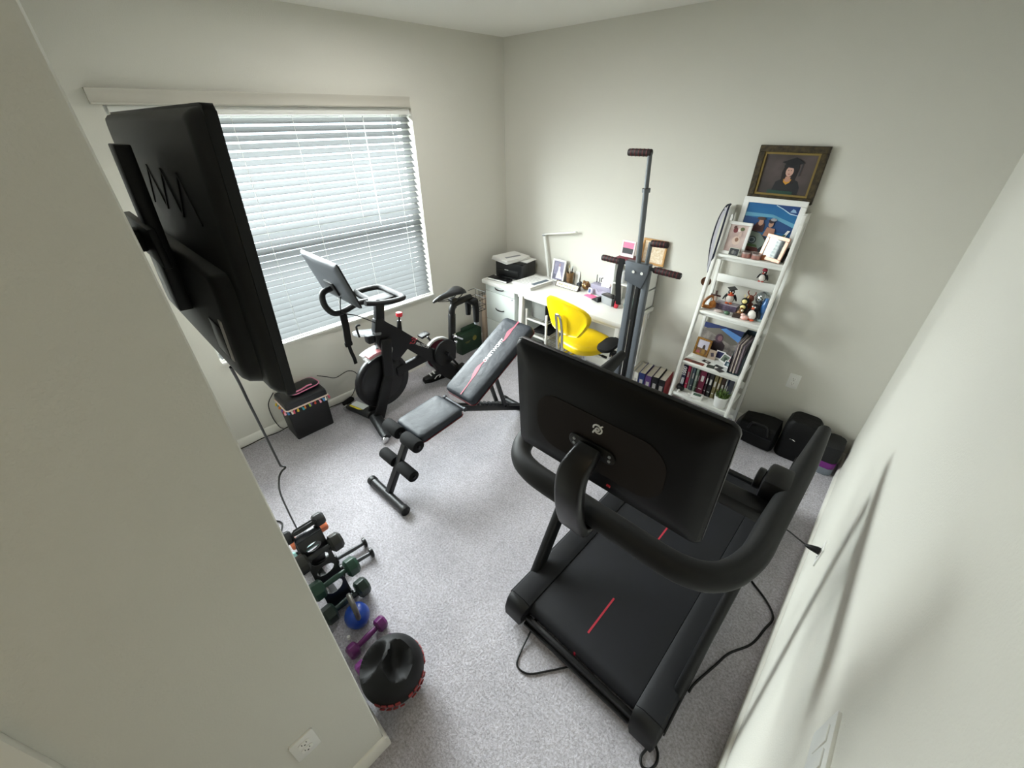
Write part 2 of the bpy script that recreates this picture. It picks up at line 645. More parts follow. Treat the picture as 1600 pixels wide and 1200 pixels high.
outlet('light_switch', 'wide white switch plate on the bright side wall nearest the doorway', (RX, -2.715, 1.20), radians(-90), True)

# ------------------------------------------------------------------ treadmill
DARK = mat('treadmill_shell', '#0a0b0d', .48, spec=.35, bump=(500, .08, .0006))
DARK2 = mat('treadmill_rail', '#121317', .55, spec=.3, bump=(600, .1, .0006))
BELT = mat('running_belt', '#0e0f13', .65, spec=.3, bump=(900, .35, .0008), mottle=(5, '#13141a', .7))
REDL = mat('red_line', '#a31f33', .5)
tx = 2.816
tm = thing('treadmill', 'black treadmill with a wide screen seen from behind and a looping handrail', 'treadmill', (tx, -1.70, 0))
def rail_poly(s):
    return [(s * x, z) for x, z in ((.408, .045), (.410, .13), (.404, .168), (.394, .178), (.318, .182), (.287, .168), (.287, .115), (.300, .045))]
YZ = Matrix(((1, 0, 0, 0), (0, 0, -1, 0), (0, 1, 0, 0), (0, 0, 0, 1)))   # local (x, y, z) -> (x, -z, y)
for s in (-1, 1):
    m = MB()
    m.prism(rail_poly(s), 1.59, TR((0, .84, 0)) @ YZ, bev=.003)
    rl = part('side_rail', m, tm, DARK2)
    m = MB()
    m.box((s * .412, .03, .150), (.006, 1.56, .010), None, .002).box((s * .414, .03, .128), (.006, 1.56, .008), None, .002)
    part('rail_groove', m, rl, BLK)
    # near end cap, tapering down and inwards
    rp = rail_poly(s)
    rg = []
    for f, y, dz in ((1, -.752, 0), (.99, -.768, .004), (.95, -.788, .020), (.86, -.804, .050)):
        rg.append([Vector((s * .35 + (x - s * .35) * f, y, max(.045, z - dz * (z - .045) / .13))) for x, z in rp])
    part('end_cap', MB().loft(rg), tm, DARK)
    m = MB()
    m.prism(rail_poly(s), .05, TR((0, .892, 0)) @ YZ, bev=.004)
    part('end_cap', m, tm, DARK)
    for y in (-.72, .80):
        part('levelling_foot', MB().cyl((s * .35, y, 0), (s * .35, y, .05), .03), tm, RUB)
# belt: a closed band round two rollers
R = .045
prof = []
for i in range(13):
    a = radians(90 + 180 * i / 12)
    prof.append((-.705 + R * cos(a), .118 + R * sin(a)))
for i in range(13):
    a = radians(-90 + 180 * i / 12)
    prof.append((.80 + R * cos(a), .118 + R * sin(a)))
m = MB()
m.loft([[Vector((x, y, z)) for y, z in prof] for x in (-.284, .284)])
bt = part('running_belt', m, tm, BELT)
for (y0, y1) in ((-.653, -.431), (-.02, .20), (.43, .65)):
    part('red_line', MB().box((-.012, (y0 + y1) / 2, .1636), (.009, abs(y1 - y0), .0008)), bt, REDL)
part('red_line', MB().box((-.014, -.7503, .122), (.009, .0012, .026)), bt, REDL)
m = MB()
m.box((0, -.766, .085), (.58, .022, .055), None, .006).box((0, -.780, .060), (.58, .02, .02), None, .004).box((0, .03, .055), (.60, 1.5, .02))
part('deck_frame', m, tm, BLK)
m = MB()
m.box((0, .865, .12), (.60, .04, .08), None, .01)
part('rear_bar', m, tm, BLK)
# uprights leaning towards the runner
for s in (-1, 1):
    m = MB()
    sec = rrect(.042, .095, .018, 4)
    P = catmull([(s * .392, -.60, .10), (s * .392, -.545, .20), (s * .396, -.36, .52), (s * .402, -.10, .95), (s * .405, -.06, 1.08)], 5)
    m.loft([[p + Vector((x, y, 0)) for x, y in sec] for p in P])
    part('upright', m, tm, DARK)
# handrail: one continuous loop open to the runner
hb = [(-.425, .07, 1.175), (-.422, -.12, 1.143), (-.412, -.45, 1.12), (-.405, -.62, 1.12), (-.36, -.735, 1.12), (-.27, -.785, 1.12), (-.10, -.79, 1.12), (.10, -.79, 1.12), (.27, -.785, 1.12), (.36, -.735, 1.12), (.405, -.62, 1.12), (.412, -.45, 1.12), (.422, -.12, 1.143), (.425, .07, 1.175)]
m = MB()
m.tube(hb, [.021, .032, .037, .037, .037, .037, .037, .037, .037, .037, .037, .037, .032, .021], 16, smooth=6, ry=.026)
part('handrail', m, tm, RUB)
m = MB()
m.bar((-.39, -.375, 1.075), (.39, -.375, 1.075), .075, .055, bev=.014)
cb = part('crossbar', m, tm, BLK)
for s in (-1, 1):
    m = MB()
    m.box((s * .378, -.285, 1.125), (.085, .12, .095), (0, 0, 0), .016)
    m.cyl((s * .335, -.285, 1.125), (s * .312, -.285, 1.125), .038, seg=24, bev=.005)
    kn = part('speed_knob', m, tm, BLKS)
    m = MB()
    for k in range(3):
        m.cyl((s * .4535, -.255 - .022 * k, 1.14), (s * .4550, -.255 - .022 * k, 1.14), .005, seg=10)
    part('rivet', m, kn, CHROME)
# screen
sm = TR((0, -.797, 1.453), (radians(-3.2), 0, 0))     # local y: towards the runner, -y the back
sm = TR((0, -.797, 1.453)) @ Matrix.Rotation(.057, 4, 'X')
m = MB()
m.prism(rrect(.60, .387, .022), .012, sm @ TR((0, 0, 0), (radians(90), 0, 0)), bev=.003)
scn = part('screen', m, tm, BLKS)
m = MB()
rg = []
for f, y in ((1.0, -.012), (.992, -.019), (.975, -.024), (.80, -.034), (.72, -.036)):
    rg.append([sm @ Vector((x, y, z)) for x, z in rrect(.596 * f, .382 * (f - (1 - f) * .5), .022)])
m.loft(rg)
part('back_shell', m, scn, mat('screen_shell', '#040405', .45, spec=.2, bump=(700, .1, .0004)))
m = MB()
m.prism(rrect(.585, .372, .018), .001, sm @ TR((0, .0015, 0), (radians(90), 0, 0)))
part('display_glass', m, scn, BLKG)
m = MB()
m.prism(rrect(.395, .185, .072, 10), .004, sm @ TR((-.008, -.034, -.022), (radians(90), 0, 0)), bev=.0015)
part('fabric_panel', m, scn, mat('brown_mesh', '#1f1a18', .8, spec=.2, bump=(900, .3, .0006)))
m = MB()
m.prism(rrect(.145, .045, .022, 8), .006, sm @ TR((-.012, -.040, -.035), (radians(90), 0, 0)), bev=.002)
mp = part('mount_plate', m, tm, BLK)
for x, z in ((-.066, -.028), (-.066, -.043), (.045, -.028), (.045, -.043)):
    part('bolt', MB().cyl(sm @ Vector((x, -.046, z)), sm @ Vector((x, -.0485, z)), .0045, seg=8), mp, SILVER)
# maker's mark: a ring with a p-shaped tail
m = MB()
lm = sm @ TR((-.002, -.0392, .035))
def lp(pts, rad=.0021, sm_=5):
    m.tube([lm @ Vector((x, 0, z)) for x, z in pts], rad, 6, smooth=sm_)
LS = .0155
def lq(pts, s_=5):
    lp([(x * LS, z * LS) for x, z in pts], .0023, s_)
lq([(-.80, .05), (-.72, .50), (-.35, .85), (.15, .90), (.60, .62), (.85, .15), (.75, -.35), (.40, -.70), (-.10, -.72)])
lq([(-.10, -.72), (-.30, -.50), (-.34, -.10), (-.10, .25), (.22, .22), (.34, -.08), (.15, -.30), (-.25, -.32)])
lq([(.55, .68), (.95, 1.10)], 0)
lq([(-.55, -.42), (-.80, -1.05)], 0)
part('maker_logo', m, scn, mat('logo_silver', '#cfcfcd', .4))
# neck from the handrail up to the screen
m = MB()
P = catmull([(-.034, -.775, 1.065), (-.034, -.835, 1.075), (-.034, -.868, 1.14), (-.030, -.895, 1.26), (-.026, -.895, 1.35), (-.016, -.868, 1.400), (-.012, -.842, 1.418)], 5)
k = len(P)
rg = []
for i, p in enumerate(P):
    d = (P[min(i + 1, k - 1)] - P[max(i - 1, 0)]).normalized()
    n = Vector((1, 0, 0)).cross(d).normalized()
    wd = .088 + .010 * sin(pi * i / (k - 1)) - .018 * (i / (k - 1)) ** 2
    rg.append([p + Vector((x * wd, 0, 0)) + n * y for x, y in rrect(1.0, .034, .012, 3)] if False else [p + Vector((x, 0, 0)) + n * y for x, y in rrect(wd, .034, .013, 4)])
m.loft(rg)
part('screen_neck', m, tm, BLKS)
m = MB()
m.prism(rrect(.012, .004, .002), .006, TR((.052, -.835, 1.315)))
part('safety_tag', m, tm, RED)

def cord(name, label, pts, r=.004, m=BLK, cat='cable', smooth=6, extra=None, parent=None):
    b = MB().use(m)
    b.tube(pts, r, 8, smooth=smooth)
    if extra:
        extra(b)
    if parent:
        return part(name, b, parent, m, world=True)
    return single(name, label, cat, b, m)
cord('power_cord', 'black cord looping on the carpet under the treadmill deck near the medicine ball', [(2.560, -2.44, .075), (2.565, -2.475, .03), (2.585, -2.57, .006), (2.612, -2.628, .006), (2.672, -2.620, .006), (2.735, -2.545, .006), (2.79, -2.47, .006), (2.83, -2.42, .006)], .0045,
     extra=lambda b: b.cyl((2.560, -2.43, .075), (2.566, -2.475, .032), .008, .006), parent=tm)
cord('cord_loop', 'small closed black cord loop on the carpet at the treadmill corner by the wall', [(3.205, -2.46, .03), (3.200, -2.49, .010), (3.196, -2.525, .006), (3.214, -2.548, .006), (3.240, -2.535, .006), (3.250, -2.50, .006), (3.240, -2.47, .008), (3.222, -2.455, .012), (3.205, -2.45, .03)], .0055, parent=tm)
cord('power_cord', 'black cord running from the treadmill side to the baseboard and back under it', [(3.245, -1.38, .006), (3.256, -1.427, .006), (3.36, -1.50, .006), (3.412, -1.575, .012), (3.40, -1.66, .006), (3.375, -1.78, .006), (3.313, -1.894, .006), (3.285, -1.99, .006), (3.246, -2.128, .006), (3.24, -2.18, .006)], .0055, parent=tm)
def plug(b):
    b.tube([(RX - .010, -1.513, .512), (RX - .022, -1.513, .512), (RX - .05, -1.513, .508), (RX - .065, -1.51, .505)], [.017, .017, .011, .006], 12)
cord('plug_cord', 'black plug and cord in the wall outlet beside the treadmill', [(RX - .060, -1.511, .506), (RX - .10, -1.49, .50), (RX - .15, -1.44, .47), (RX - .20, -1.36, .38), (RX - .190, -1.30, .20), (RX - .19, -1.25, .03)], .0035, extra=plug, parent=tm)

# ------------------------------------------------------------------ weight bench
PAD = mat('bench_vinyl', '#1b2027', .52, spec=.4, bump=(14, .45, .014), mottle=(7, '#232931', .6))
PADS = mat('bench_side', '#0e0e10', .5)
REDP = mat('red_piping', '#5f1019', .5)
bn = thing('weight_bench', 'black adjustable weight bench with raised backrest, foam rollers and red piping', 'weight bench', (1.29, -2.488, 0), .017)
def pad(name, w_, l_, th, c, pitch):
    """pad: top surface centre line starts at c=(v,z) and runs along +y at the given pitch"""
    mt = TR((0, c[0], c[1]), (pitch, 0, 0))
    m = MB()
    rg = []
    for f, z in ((-.004, -th), (.0, -th + .006), (.0, -.020), (-.006, -.008), (-.020, -.001), (-.05, .003)):
        rg.append([mt @ Vector((x, y + l_ / 2, z)) for x, y in rrect(w_ + 2 * f, l_ + 2 * f, .035, 6)])
    m.use(PAD).loft(rg)
    o = part(name, m, bn, PAD)
    m = MB()
    m.tube([mt @ Vector((x, y + l_ / 2, -th + .010)) for x, y in rrect(w_ + .004, l_ + .004, .036, 6)], .0042, 6, closed=True)
    part('piping', m, o, REDP, label='dark red piping')
    m = MB()
    m.prism(rrect(w_ - .02, l_ - .02, .03), .008, mt @ TR((0, l_ / 2, -th - .008)))
    part('base_board', m, o, PADS)
    return o, mt
pad('seat_pad', .288, .363, .060, (.234, .467), .090)
bp_, bm_ = pad('backrest_pad', .295, .741, .068, (.663, .518), .483)
# red wave and lettering along the backrest
m = MB()
def wave(pts):
    m = MB()
    up = [(x + wd / 2, y) for x, y, wd in pts]
    dn = [(x - wd / 2, y) for x, y, wd in reversed(pts)]
    m.prism(up + dn, .0012, bm_ @ TR((0, 0, .0035)))
    part('red_wave', m, bp_, mat('red_print', '#a03a4e', .5), label='pinkish red wave stripe')
wave([(.030, .012, .007), (.026, .09, .008), (.018, .15, .012), (.008, .19, .030), (-.002, .235, .034), (-.006, .262, .026), (-.004, .285, .013), (.000, .315, .008), (.0, .335, .004)])
wave([(.012, .520, .006), (.018, .535, .010), (.012, .57, .026), (.004, .61, .036), (.003, .640, .026), (.010, .670, .013), (.010, .700, .012), (.009, .733, .013)])
m = MB()
m.text('ONETWOFIT', .040, bm_ @ TR((.003, .428, .0040), (0, 0, radians(90))), .0006)
part('lettering', m, bp_, mat('white_print', '#f0f0f0', .5), label='white lettering')
# frame
m = MB()
m.bar((0, 0, .03), (0, .245, .43), .042, .042, (0, 0, 1), .004)
m.bar((0, .20, .385), (0, .66, .425), .045, .04, (0, 0, 1), .004)
part('front_leg', m, bn, STEELB)
m = MB()
m.bar((-.020, .60, .44), (-.020, 1.335, .045), .014, .045, (0, 0, 1), .002)
m.bar((.020, .60, .44), (.020, 1.335, .045), .014, .045, (0, 0, 1), .002)
d = Vector((0, .735, -.395)).normalized()
for k in range(9):
    p = Vector((0, .80, .365)) + d * (.052 * k)
    m.box(p, (.052, .022, .020), (radians(-28), 0, 0), .002)
part('rear_frame', m, bn, STEELB)
m = MB()
m.cyl((-.10, .635, .455), (.10, .635, .455), .011, seg=12)
m.cyl((-.115, .635, .455), (-.10, .635, .455), .017, seg=8).cyl((.10, .635, .455), (.115, .635, .455), .017, seg=8)
part('hinge_bolt', m, bn, mat('dull_steel', '#34363a', .45, .4))
m = MB()
m.bar((-.05, .98, .595), (-.05, 1.10, .205), .018, .028).bar((.05, .98, .595), (.05, 1.10, .205), .018, .028).cyl((-.07, 1.10, .205), (.07, 1.10, .205), .010, seg=10)
part('support_strut', m, bn, STEELB)
for (v, ww) in ((0, .205), (1.339, .20)):
    m = MB()
    m.use(STEELB).cyl((-ww, v, .034), (ww, v, .034), .030, seg=20)
    st = part('stabilizer', m, bn, STEELB)
    for s in (-1, 1):
        part('foot_cap', MB().cyl((s * (ww - .035), v, .034), (s * (ww + .004), v, .034), .034, seg=20, bev=.004), st, BLK)
for (v, z, r, ln) in ((.120, .232, .040, .175), (.190, .438, .044, .175)):
    m = MB()
    m.cyl((-ln - .01, v, z), (ln + .01, v, z), .011, seg=10)
    rd = part('roller_rod', m, bn, STEELB)
    for s in (-1, 1):
        part('foam_roller', MB().cyl((s * .028, v, z), (s * ln, v, z), r, seg=24, bev=.006), rd, FOAM)

# ------------------------------------------------------------------ exercise bike
BX = .470
bk = thing('exercise_bike', 'black exercise bike with tilted tablet screen in front of the window', 'exercise bike', (BX, -1.62, 0))
def bp3(x, y, z):
    return (x, y + 1.62, z)
BF = mat('bike_black', '#070708', .42, spec=.35)
m = MB()
for s in (-1, 1):
    P = [bp3(s * .02, -2.105, .062), bp3(s * .16, -2.135, .058), bp3(s * .265, -2.165, .050), bp3(s * .305, -2.172, .046)]
    m.tube(P, [.052, .050, .042, .036], 14, ry=.034)
fs = part('front_stabilizer', m, bk, mat('stabilizer_grey', '#1a1c1f', .45))
for s in (-1, 1):
    part('transport_wheel', MB().cyl(bp3(s * .302, -2.195, .032), bp3(s * .322, -2.195, .032), .030, seg=20, bev=.004), fs, CHROME)
m = MB()
m.use(mat('warning_label', '#dfe3e2', .5)).box(bp3(-.185, -2.128, .0915), (.15, .062, .002), (0, 0, radians(14)))
m.use(mat('label_yellow', '#d9c437', .5)).box(bp3(-.182, -2.166, .086), (.15, .014, .002), (radians(25), 0, radians(14)))
part('warning_label', m, fs, label='white label with yellow edge')
m = MB()
m.tube([bp3(-.30, -1.12, .045), bp3(0, -1.12, .055), bp3(.30, -1.12, .045)], .034, 14)
part('rear_stabilizer', m, bk, BF)
# frame tubes
YZX = Matrix(((0, 0, 1, 0), (1, 0, 0, 0), (0, 1, 0, 0), (0, 0, 0, 1)))   # polygon in (y, z), extruded along x
m = MB()
m.prism([(y + 1.62, z) for y, z in ((-1.875, .885), (-1.835, .820), (-1.74, .745), (-1.665, .668), (-1.508, .505), (-1.345, .345), (-1.19, .09), (-1.10, .05), (-1.17, .03), (-1.29, .045), (-1.40, .156), (-1.477, .327), (-1.633, .475), (-1.701, .563), (-1.746, .521), (-1.812, .469), (-1.895, .54), (-1.962, .70), (-1.955, .80), (-1.93, .885))], .058, TR((-.029, 0, 0)) @ YZX, bev=.008)
m.bar(bp3(0, -1.83, .375), bp3(0, -1.42, .40), .045, .085, (0, 0, 1), .012)
frm = part('frame', m, bk, BF)
m = MB()
for s in (-1, 1):
    m.bar(bp3(s * .048, -1.89, .72), bp3(s * .052, -1.935, .36), .028, .085, (0, 1, 0), .008)
    m.bar(bp3(s * .052, -1.930, .40), bp3(s * .050, -2.085, .06), .028, .095, (0, 1, 0), .008, .01)
part('front_fork', m, bk, BF)
m = MB()
m.bar(bp3(.0, -1.235, .25), bp3(0, -1.19, .70), .046, .062, (0, 1, 0), .012)
m.tube([bp3(0, -1.192, .66), bp3(0, -1.185, .73), bp3(0, -1.15, .775), bp3(0, -1.06, .785), bp3(0, -.96, .785)], .030, 12, smooth=5)
part('seat_post', m, bk, BF)
m = MB()
m.box(bp3(.035, -1.215, .50), (.02, .03, .04), None, .004).cyl(bp3(.02, -1.215, .50), bp3(.075, -1.215, .50), .009, seg=10).cyl(bp3(.02, -1.21, .44), bp3(.055, -1.21, .44), .012, seg=10).bar(bp3(.07, -1.215, .50), bp3(.085, -1.16, .46), .012, .012)
part('seat_clamp', m, bk, CHROME)
# flywheel
fc = Vector(bp3(-.010, -1.955, .345))
m = MB()
m.lathe([(.02, -.022), (.17, -.022), (.178, -.016), (.205, -.016), (.213, -.022), (.234, -.022), (.238, -.016), (.238, .016), (.234, .022), (.213, .022), (.205, .016), (.178, .016), (.17, .022), (.02, .022)], fc, 48, axis='x')
fw_ = part('flywheel', m, bk, mat('flywheel_black', '#0a0a0c', .4, .1))
part('hub', MB().cyl(fc - Vector((.07, 0, 0)), fc + Vector((.07, 0, 0)), .022, seg=16), fw_, STEELB)
# clear guard over the flywheel with a red insert
m = MB()
rg = []
for i in range(9):
    a = radians(64 + 50 * i / 8)
    rg.append([fc + Vector((x, -r * cos(a), r * sin(a))) for x, r in ((-.045, .245), (.045, .245), (.05, .285), (.03, .31), (-.03, .31), (-.05, .285))])
m.loft(rg)
part('clear_guard', m, bk, clear_mat('clear_plastic', '#dfe3e4', .24))
m = MB()
rg = []
for i in range(7):
    a = radians(70 + 30 * i / 6)
    rg.append([fc + Vector((x, -r * cos(a), r * sin(a))) for x, r in ((-.034, .250), (.034, .250), (.034, .275), (-.034, .275))])
m.loft(rg)
part('brake_pad', m, bk, mat('brake_red', '#8e2f38', .5), label='red brake pad')
# pulley disc beside the crank: white rim, red face
cc = Vector(bp3(-.055, -1.345, .335))
m = MB()
m.lathe([(.140, -.014), (.158, -.014), (.163, 0), (.158, .014), (.140, .014), (.137, 0)], cc, 40, axis='x')
pr_ = part('pulley_rim', m, bk, mat('rim_white', '#e3e4e4', .25, .2))
m = MB()
m.lathe([(.001, -.004), (.139, -.004), (.139, .004), (.001, .004)], cc, 40, axis='x')
part('pulley_disc', m, pr_, mat('pulley_red', '#6d2c3c', .4), label='dull red disc')
cc2 = Vector(bp3(.034, -1.335, .375))
m = MB()
m.lathe([(.001, .0), (.118, .0), (.125, .006), (.120, .018), (.09, .022), (.001, .022)], cc2, 40, axis='x')
part('crank_cover', m, bk, BF)
for s, a in ((1, -60), (-1, 120)):
    c0 = Vector(bp3(s * .085, -1.335, .375))
    c1 = c0 + Vector((s * .012, .165 * cos(radians(a)), .165 * sin(radians(a))))
    m = MB()
    m.bar(c0, c1, .016, .028, (1, 0, 0), .004)
    m.cyl(c0 - Vector((s * .05, 0, 0)), c0 + Vector((s * .012, 0, 0)), .018, seg=14)
    ck = part('crank', m, bk, STEELB)
    part('pedal', MB().box(c1 + Vector((s * .05, 0, 0)), (.075, .09, .022), (radians(8), 0, 0), .006), ck, BLK)
# maker's lettering on the diagonal tube
d = Vector((0, .575, -.415))
ang = math.atan2(-.415, .575)
m = MB()
m.text('PELOTON', .032, TR(bp3(.0296, -1.556, .527), (0, 0, 0)) @ Matrix.Rotation(ang, 4, 'X') @ Matrix(((0, 0, 1, 0), (1, 0, 0, 0), (0, 1, 0, 0), (0, 0, 0, 1))), .0005)
part('lettering', m, frm, mat('logo_silver', '#cfcfcd', .4), label='silver lettering')
m = MB()
lm = TR(bp3(.0300, -1.640, .602)) @ Matrix.Rotation(ang, 4, 'X')
def lp2(pts, rad=.004, s_=5):
    m.tube([lm @ Vector((0, x, z)) for x, z in pts], rad, 6, smooth=s_)
lp2([(.027 * cos(radians(a)), .027 * sin(radians(a))) for a in (150, 120, 90, 60, 35)])
lp2([(-.008, -.006), (-.002, .008), (.013, .009), (.022, -.003), (.015, -.018), (-.003, -.022), (-.011, -.022)])
lp2([(.020, .014), (.034, .028)], s_=0)
lp2([(-.014, -.014), (-.021, -.032)], s_=0)
part('maker_logo', m, frm, mat('logo_red', '#9c2430', .4), label='red emblem')
# resistance knob
m = MB()
m.cyl(bp3(0, -1.735, .70), bp3(0, -1.720, .805), .024, .016, seg=14)
m.cyl(bp3(0, -1.720, .80), bp3(0, -1.712, .84), .008, seg=10)
kb = part('knob_stem', m, bk, BF)
part('resistance_knob', MB().cyl(bp3(0, -1.712, .838), bp3(0, -1.708, .872), .026, seg=18, bev=.006), kb, mat('knob_red', '#d02a38', .3), label='bright red resistance knob')
# stem, handlebar
m = MB()
m.bar(bp3(0, -1.90, .80), bp3(0, -1.862, 1.005), .048, .075, (0, 1, 0), .012)
part('handlebar_post', m, bk, BF)
m = MB()
for s in (-1, 1):
    m.tube([bp3(0, -1.735, 1.045), bp3(s * .12, -1.735, 1.045), bp3(s * .175, -1.765, 1.050), bp3(s * .185, -1.85, 1.055), bp3(s * .160, -1.96, 1.065), bp3(s * .150, -2.04, 1.085)], .025, 14, smooth=6, ry=.019)
    m.tube([bp3(s * .165, -1.955, 1.07), bp3(s * .11, -1.945, 1.05), bp3(0, -1.93, 1.035)], .026, 14, smooth=5, ry=.019)
m.box(bp3(0, -1.835, 1.026), (.13, .22, .026), None, .010)
part('handlebar', m, bk, RUB)
# screen, tilted back
qm = TR(bp3(-.022, -2.158, 1.254)) @ Matrix.Rotation(.30, 4, 'X')
m = MB()
m.prism(rrect(.535, .332, .016), .010, qm @ TR((0, 0, 0), (radians(90), 0, 0)), bev=.003)
sc2 = part('screen', m, bk, BLK)
m = MB()
rg = []
for f, y in ((1.0, -.010), (.985, -.017), (.93, -.024), (.80, -.029)):
    rg.append([qm @ Vector((x, y, z)) for x, z in rrect(.532 * f, .329 * (f - (1 - f) * .4), .016)])
m.loft(rg)
part('back_shell', m, sc2, mat('tablet_grey', '#3f4247', .42, .1), label='grey back shell')
m = MB()
m.prism(rrect(.52, .316, .012), .001, qm @ TR((0, .0015, 0), (radians(90), 0, 0)))
part('display_glass', m, sc2, BLKG)
m = MB()
m.prism(rrect(.14, .10, .012), .012, qm @ TR((.0, -.028, -.055), (radians(90), 0, 0)), bev=.003)
part('mount_plate', m, sc2, BLK)
m = MB()
m.tube([qm @ Vector((0, -.035, -.055)), bp3(-.02, -2.245, 1.17), bp3(-.01, -2.255, 1.09), bp3(0, -2.215, 1.025), bp3(0, -2.14, 1.015), bp3(0, -2.03, 1.04), bp3(0, -1.95, 1.035)], .021, 12, smooth=6)
part('screen_arm', m, bk, BLK)
m = MB()
m.tube([qm @ Vector((.05, -.03, -.12)), bp3(.04, -2.17, 1.03), bp3(.02, -2.06, .96), bp3(.02, -1.93, .86)], .004, 6, smooth=6)
part('screen_cable', m, bk, BLK)
# clear accessory tray below the handlebar
m = MB()
m.prism(rrect(.10, .24, .045), .022, TR(bp3(-.02, -1.99, .775), (radians(-14), 0, 0)), bev=.006)
tr_ = part('clear_tray', m, bk, clear_mat('clear_plastic2', '#d5dae2', .22))
m = MB()
m.tube([bp3(.03, -2.06, .89), bp3(.03, -2.09, .885), bp3(.03, -2.085, .80)], .008, 8, smooth=4)
part('tray_hook', m, bk, BLK)
m = MB()
m.box(bp3(-.02, -1.975, .735), (.07, .08, .07), None, .012)
part('sensor_box', m, bk, BLK)
# saddle
SD = -.042
def bp4(x, y, z):
    return bp3(x, y, z + SD)
m = MB()
rg = []
for y, wd, z, th in ((-1.375, .016, .898, .012), (-1.36, .030, .905, .020), (-1.30, 0.045, .915, 0.042), (-1.22, 0.065, .922, 0.048), (-1.16, 0.108, .930, 0.054), (-1.11, 0.149, .934, 0.060), (-1.075, 0.151, .930, 0.057), (-1.055, 0.127, .920, 0.042)):
    rg.append([Vector(bp4(wd / 2 * cos(2 * pi * j / 16) * 1.0, y, z + th / 2 * sin(2 * pi * j / 16) - (.006 if abs(cos(2 * pi * j / 16)) > .8 else 0))) for j in range(16)])
m.loft(rg)
sd = part('saddle', m, bk, mat('saddle_black', '#0d0e11', .45))
m = MB()
for s in (-1, 1):
    m.tube([bp4(s * .015, -1.33, .895), bp4(s * .022, -1.22, .870), bp4(s * .026, -1.12, .872), bp4(s * .04, -1.07, .91)], .004, 6, smooth=5)
m.box(bp4(0, -1.165, .862), (.06, .06, .03), None, .006).box(bp4(0, -1.165, .82), (.036, .05, .08), None, .006)
part('saddle_rails', m, sd, STEELB)
# dumbbell holders and wire basket behind the saddle
m = MB()
m.box(bp4(0, -.965, .80), (.16, .07, .05), (radians(10), 0, 0), .014)
m.tube([bp4(.055, -.955, .80), bp4(.055, -.95, .72), bp4(.055, -.955, .60)], [.030, .030, .026], 14)
m.tube([bp4(-.055, -.955, .80), bp4(-.055, -.95, .72), bp4(-.055, -.955, .64)], [.028, .028, .024], 14)
rk = part('weight_holder', m, bk, BLKM)
part('holder_tip', MB().cyl(bp4(.055, -.955, .605), bp4(.055, -.956, .575), .024, .019, seg=14), rk, SILVER)
m = MB()
for z, w_ in ((.86, .15), (.80, .145), (.74, .135), (.69, .12)):
    m.tube([bp4(-w_ / 2, -.92, z), bp4(-w_ / 2, -.84, z), bp4(w_ / 2, -.84, z), bp4(w_ / 2, -.92, z)], .0028, 6)
for x in (-.065, -.02, .025, .065):
    m.tube([bp4(x, -.838, .86), bp4(x, -.838, .69), bp4(x, -.90, .69)], .0024, 6)
part('wire_basket', m, bk, BLK)

# strap hanging from the tablet arm
m = MB()
m.ribbon([(.470, -2.150, 1.008), (.475, -2.155, .90), (.478, -2.165, .80), (.470, -2.165, .745)], .050, .010, (0, 1, 0), 5)
m.ribbon([(.470, -2.165, .755), (.474, -2.162, .70), (.470, -2.150, .64), (.466, -2.145, .585)], .026, .006, (0, 1, 0), 5)
m.box((.472, -2.165, .765), (.016, .058, .028), None, .004)
single('strap', 'black webbing strap hanging down from the bike tablet arm', 'strap', m, BLKM)

# cycling shoe on the floor by the bike
m = MB()
m2 = thing('cycling_shoe', 'black cycling shoe with a white mark on the carpet under the bike', 'shoe', (.30, -1.33, 0), radians(-14))
rg = []
for y, wd, h0, h1 in ((-.135, .030, .012, .030), (-.12, .064, .006, .048), (-.06, .088, .004, .060), (.0, .080, .004, .075), (.06, .066, .004, .098), (.11, .062, .004, .104), (.130, .040, .010, .098)):
    rg.append([Vector((wd / 2 * max(-1, min(1, 1.15 * cos(2 * pi * j / 16))), y, (h0 + h1) / 2 + (h1 - h0) / 2 * sin(2 * pi * j / 16))) for j in range(16)])
m.loft(rg)
up = part('upper', m, m2, BLKS)
m = MB()
m.prism([(-.03, -.13), (.03, -.13), (.046, -.06), (.036, .05), (.032, .125), (-.032, .125), (-.036, .05), (-.046, -.06)], .012)
part('sole', m, m2, BLK)
m = MB()
m.tube([(.044, -.03, .030), (.043, .0, .055), (.041, .035, .052), (.042, .02, .030)], .005, 6, smooth=5)
m.box((0, -.055, .066), (.066, .014, .006), (radians(12), 0, 0), .002).box((0, -.02, .078), (.060, .014, .006), (radians(20), 0, 0), .002)
part('strap_mark', m, m2, mat('white_mark', '#e8e8e8', .5))

# ------------------------------------------------------------------ desk corner
DZ = .775
dk = thing('desk', 'long white desk along the back wall under the printer and desk lamp', 'desk', (.975, -.27, 0))
part('desk_top', MB().box((0, 0, DZ - .0198), (1.65, .515, .038), None, .004), dk, WHITE)
part('apron', MB().box((.235, -.225, .722), (1.14, .018, .03)).box((.235, .225, .70), (1.14, .018, .07)), dk, WHITE)
for x, y in ((-.285, -.225), (-.285, .215), (.775, -.225), (.775, .215)):
    part('leg', MB().bar((x, y, .737), (x - .03, y * 1.06, 0), .042, .042, (0, 1, 0), .003), dk, WHITE)

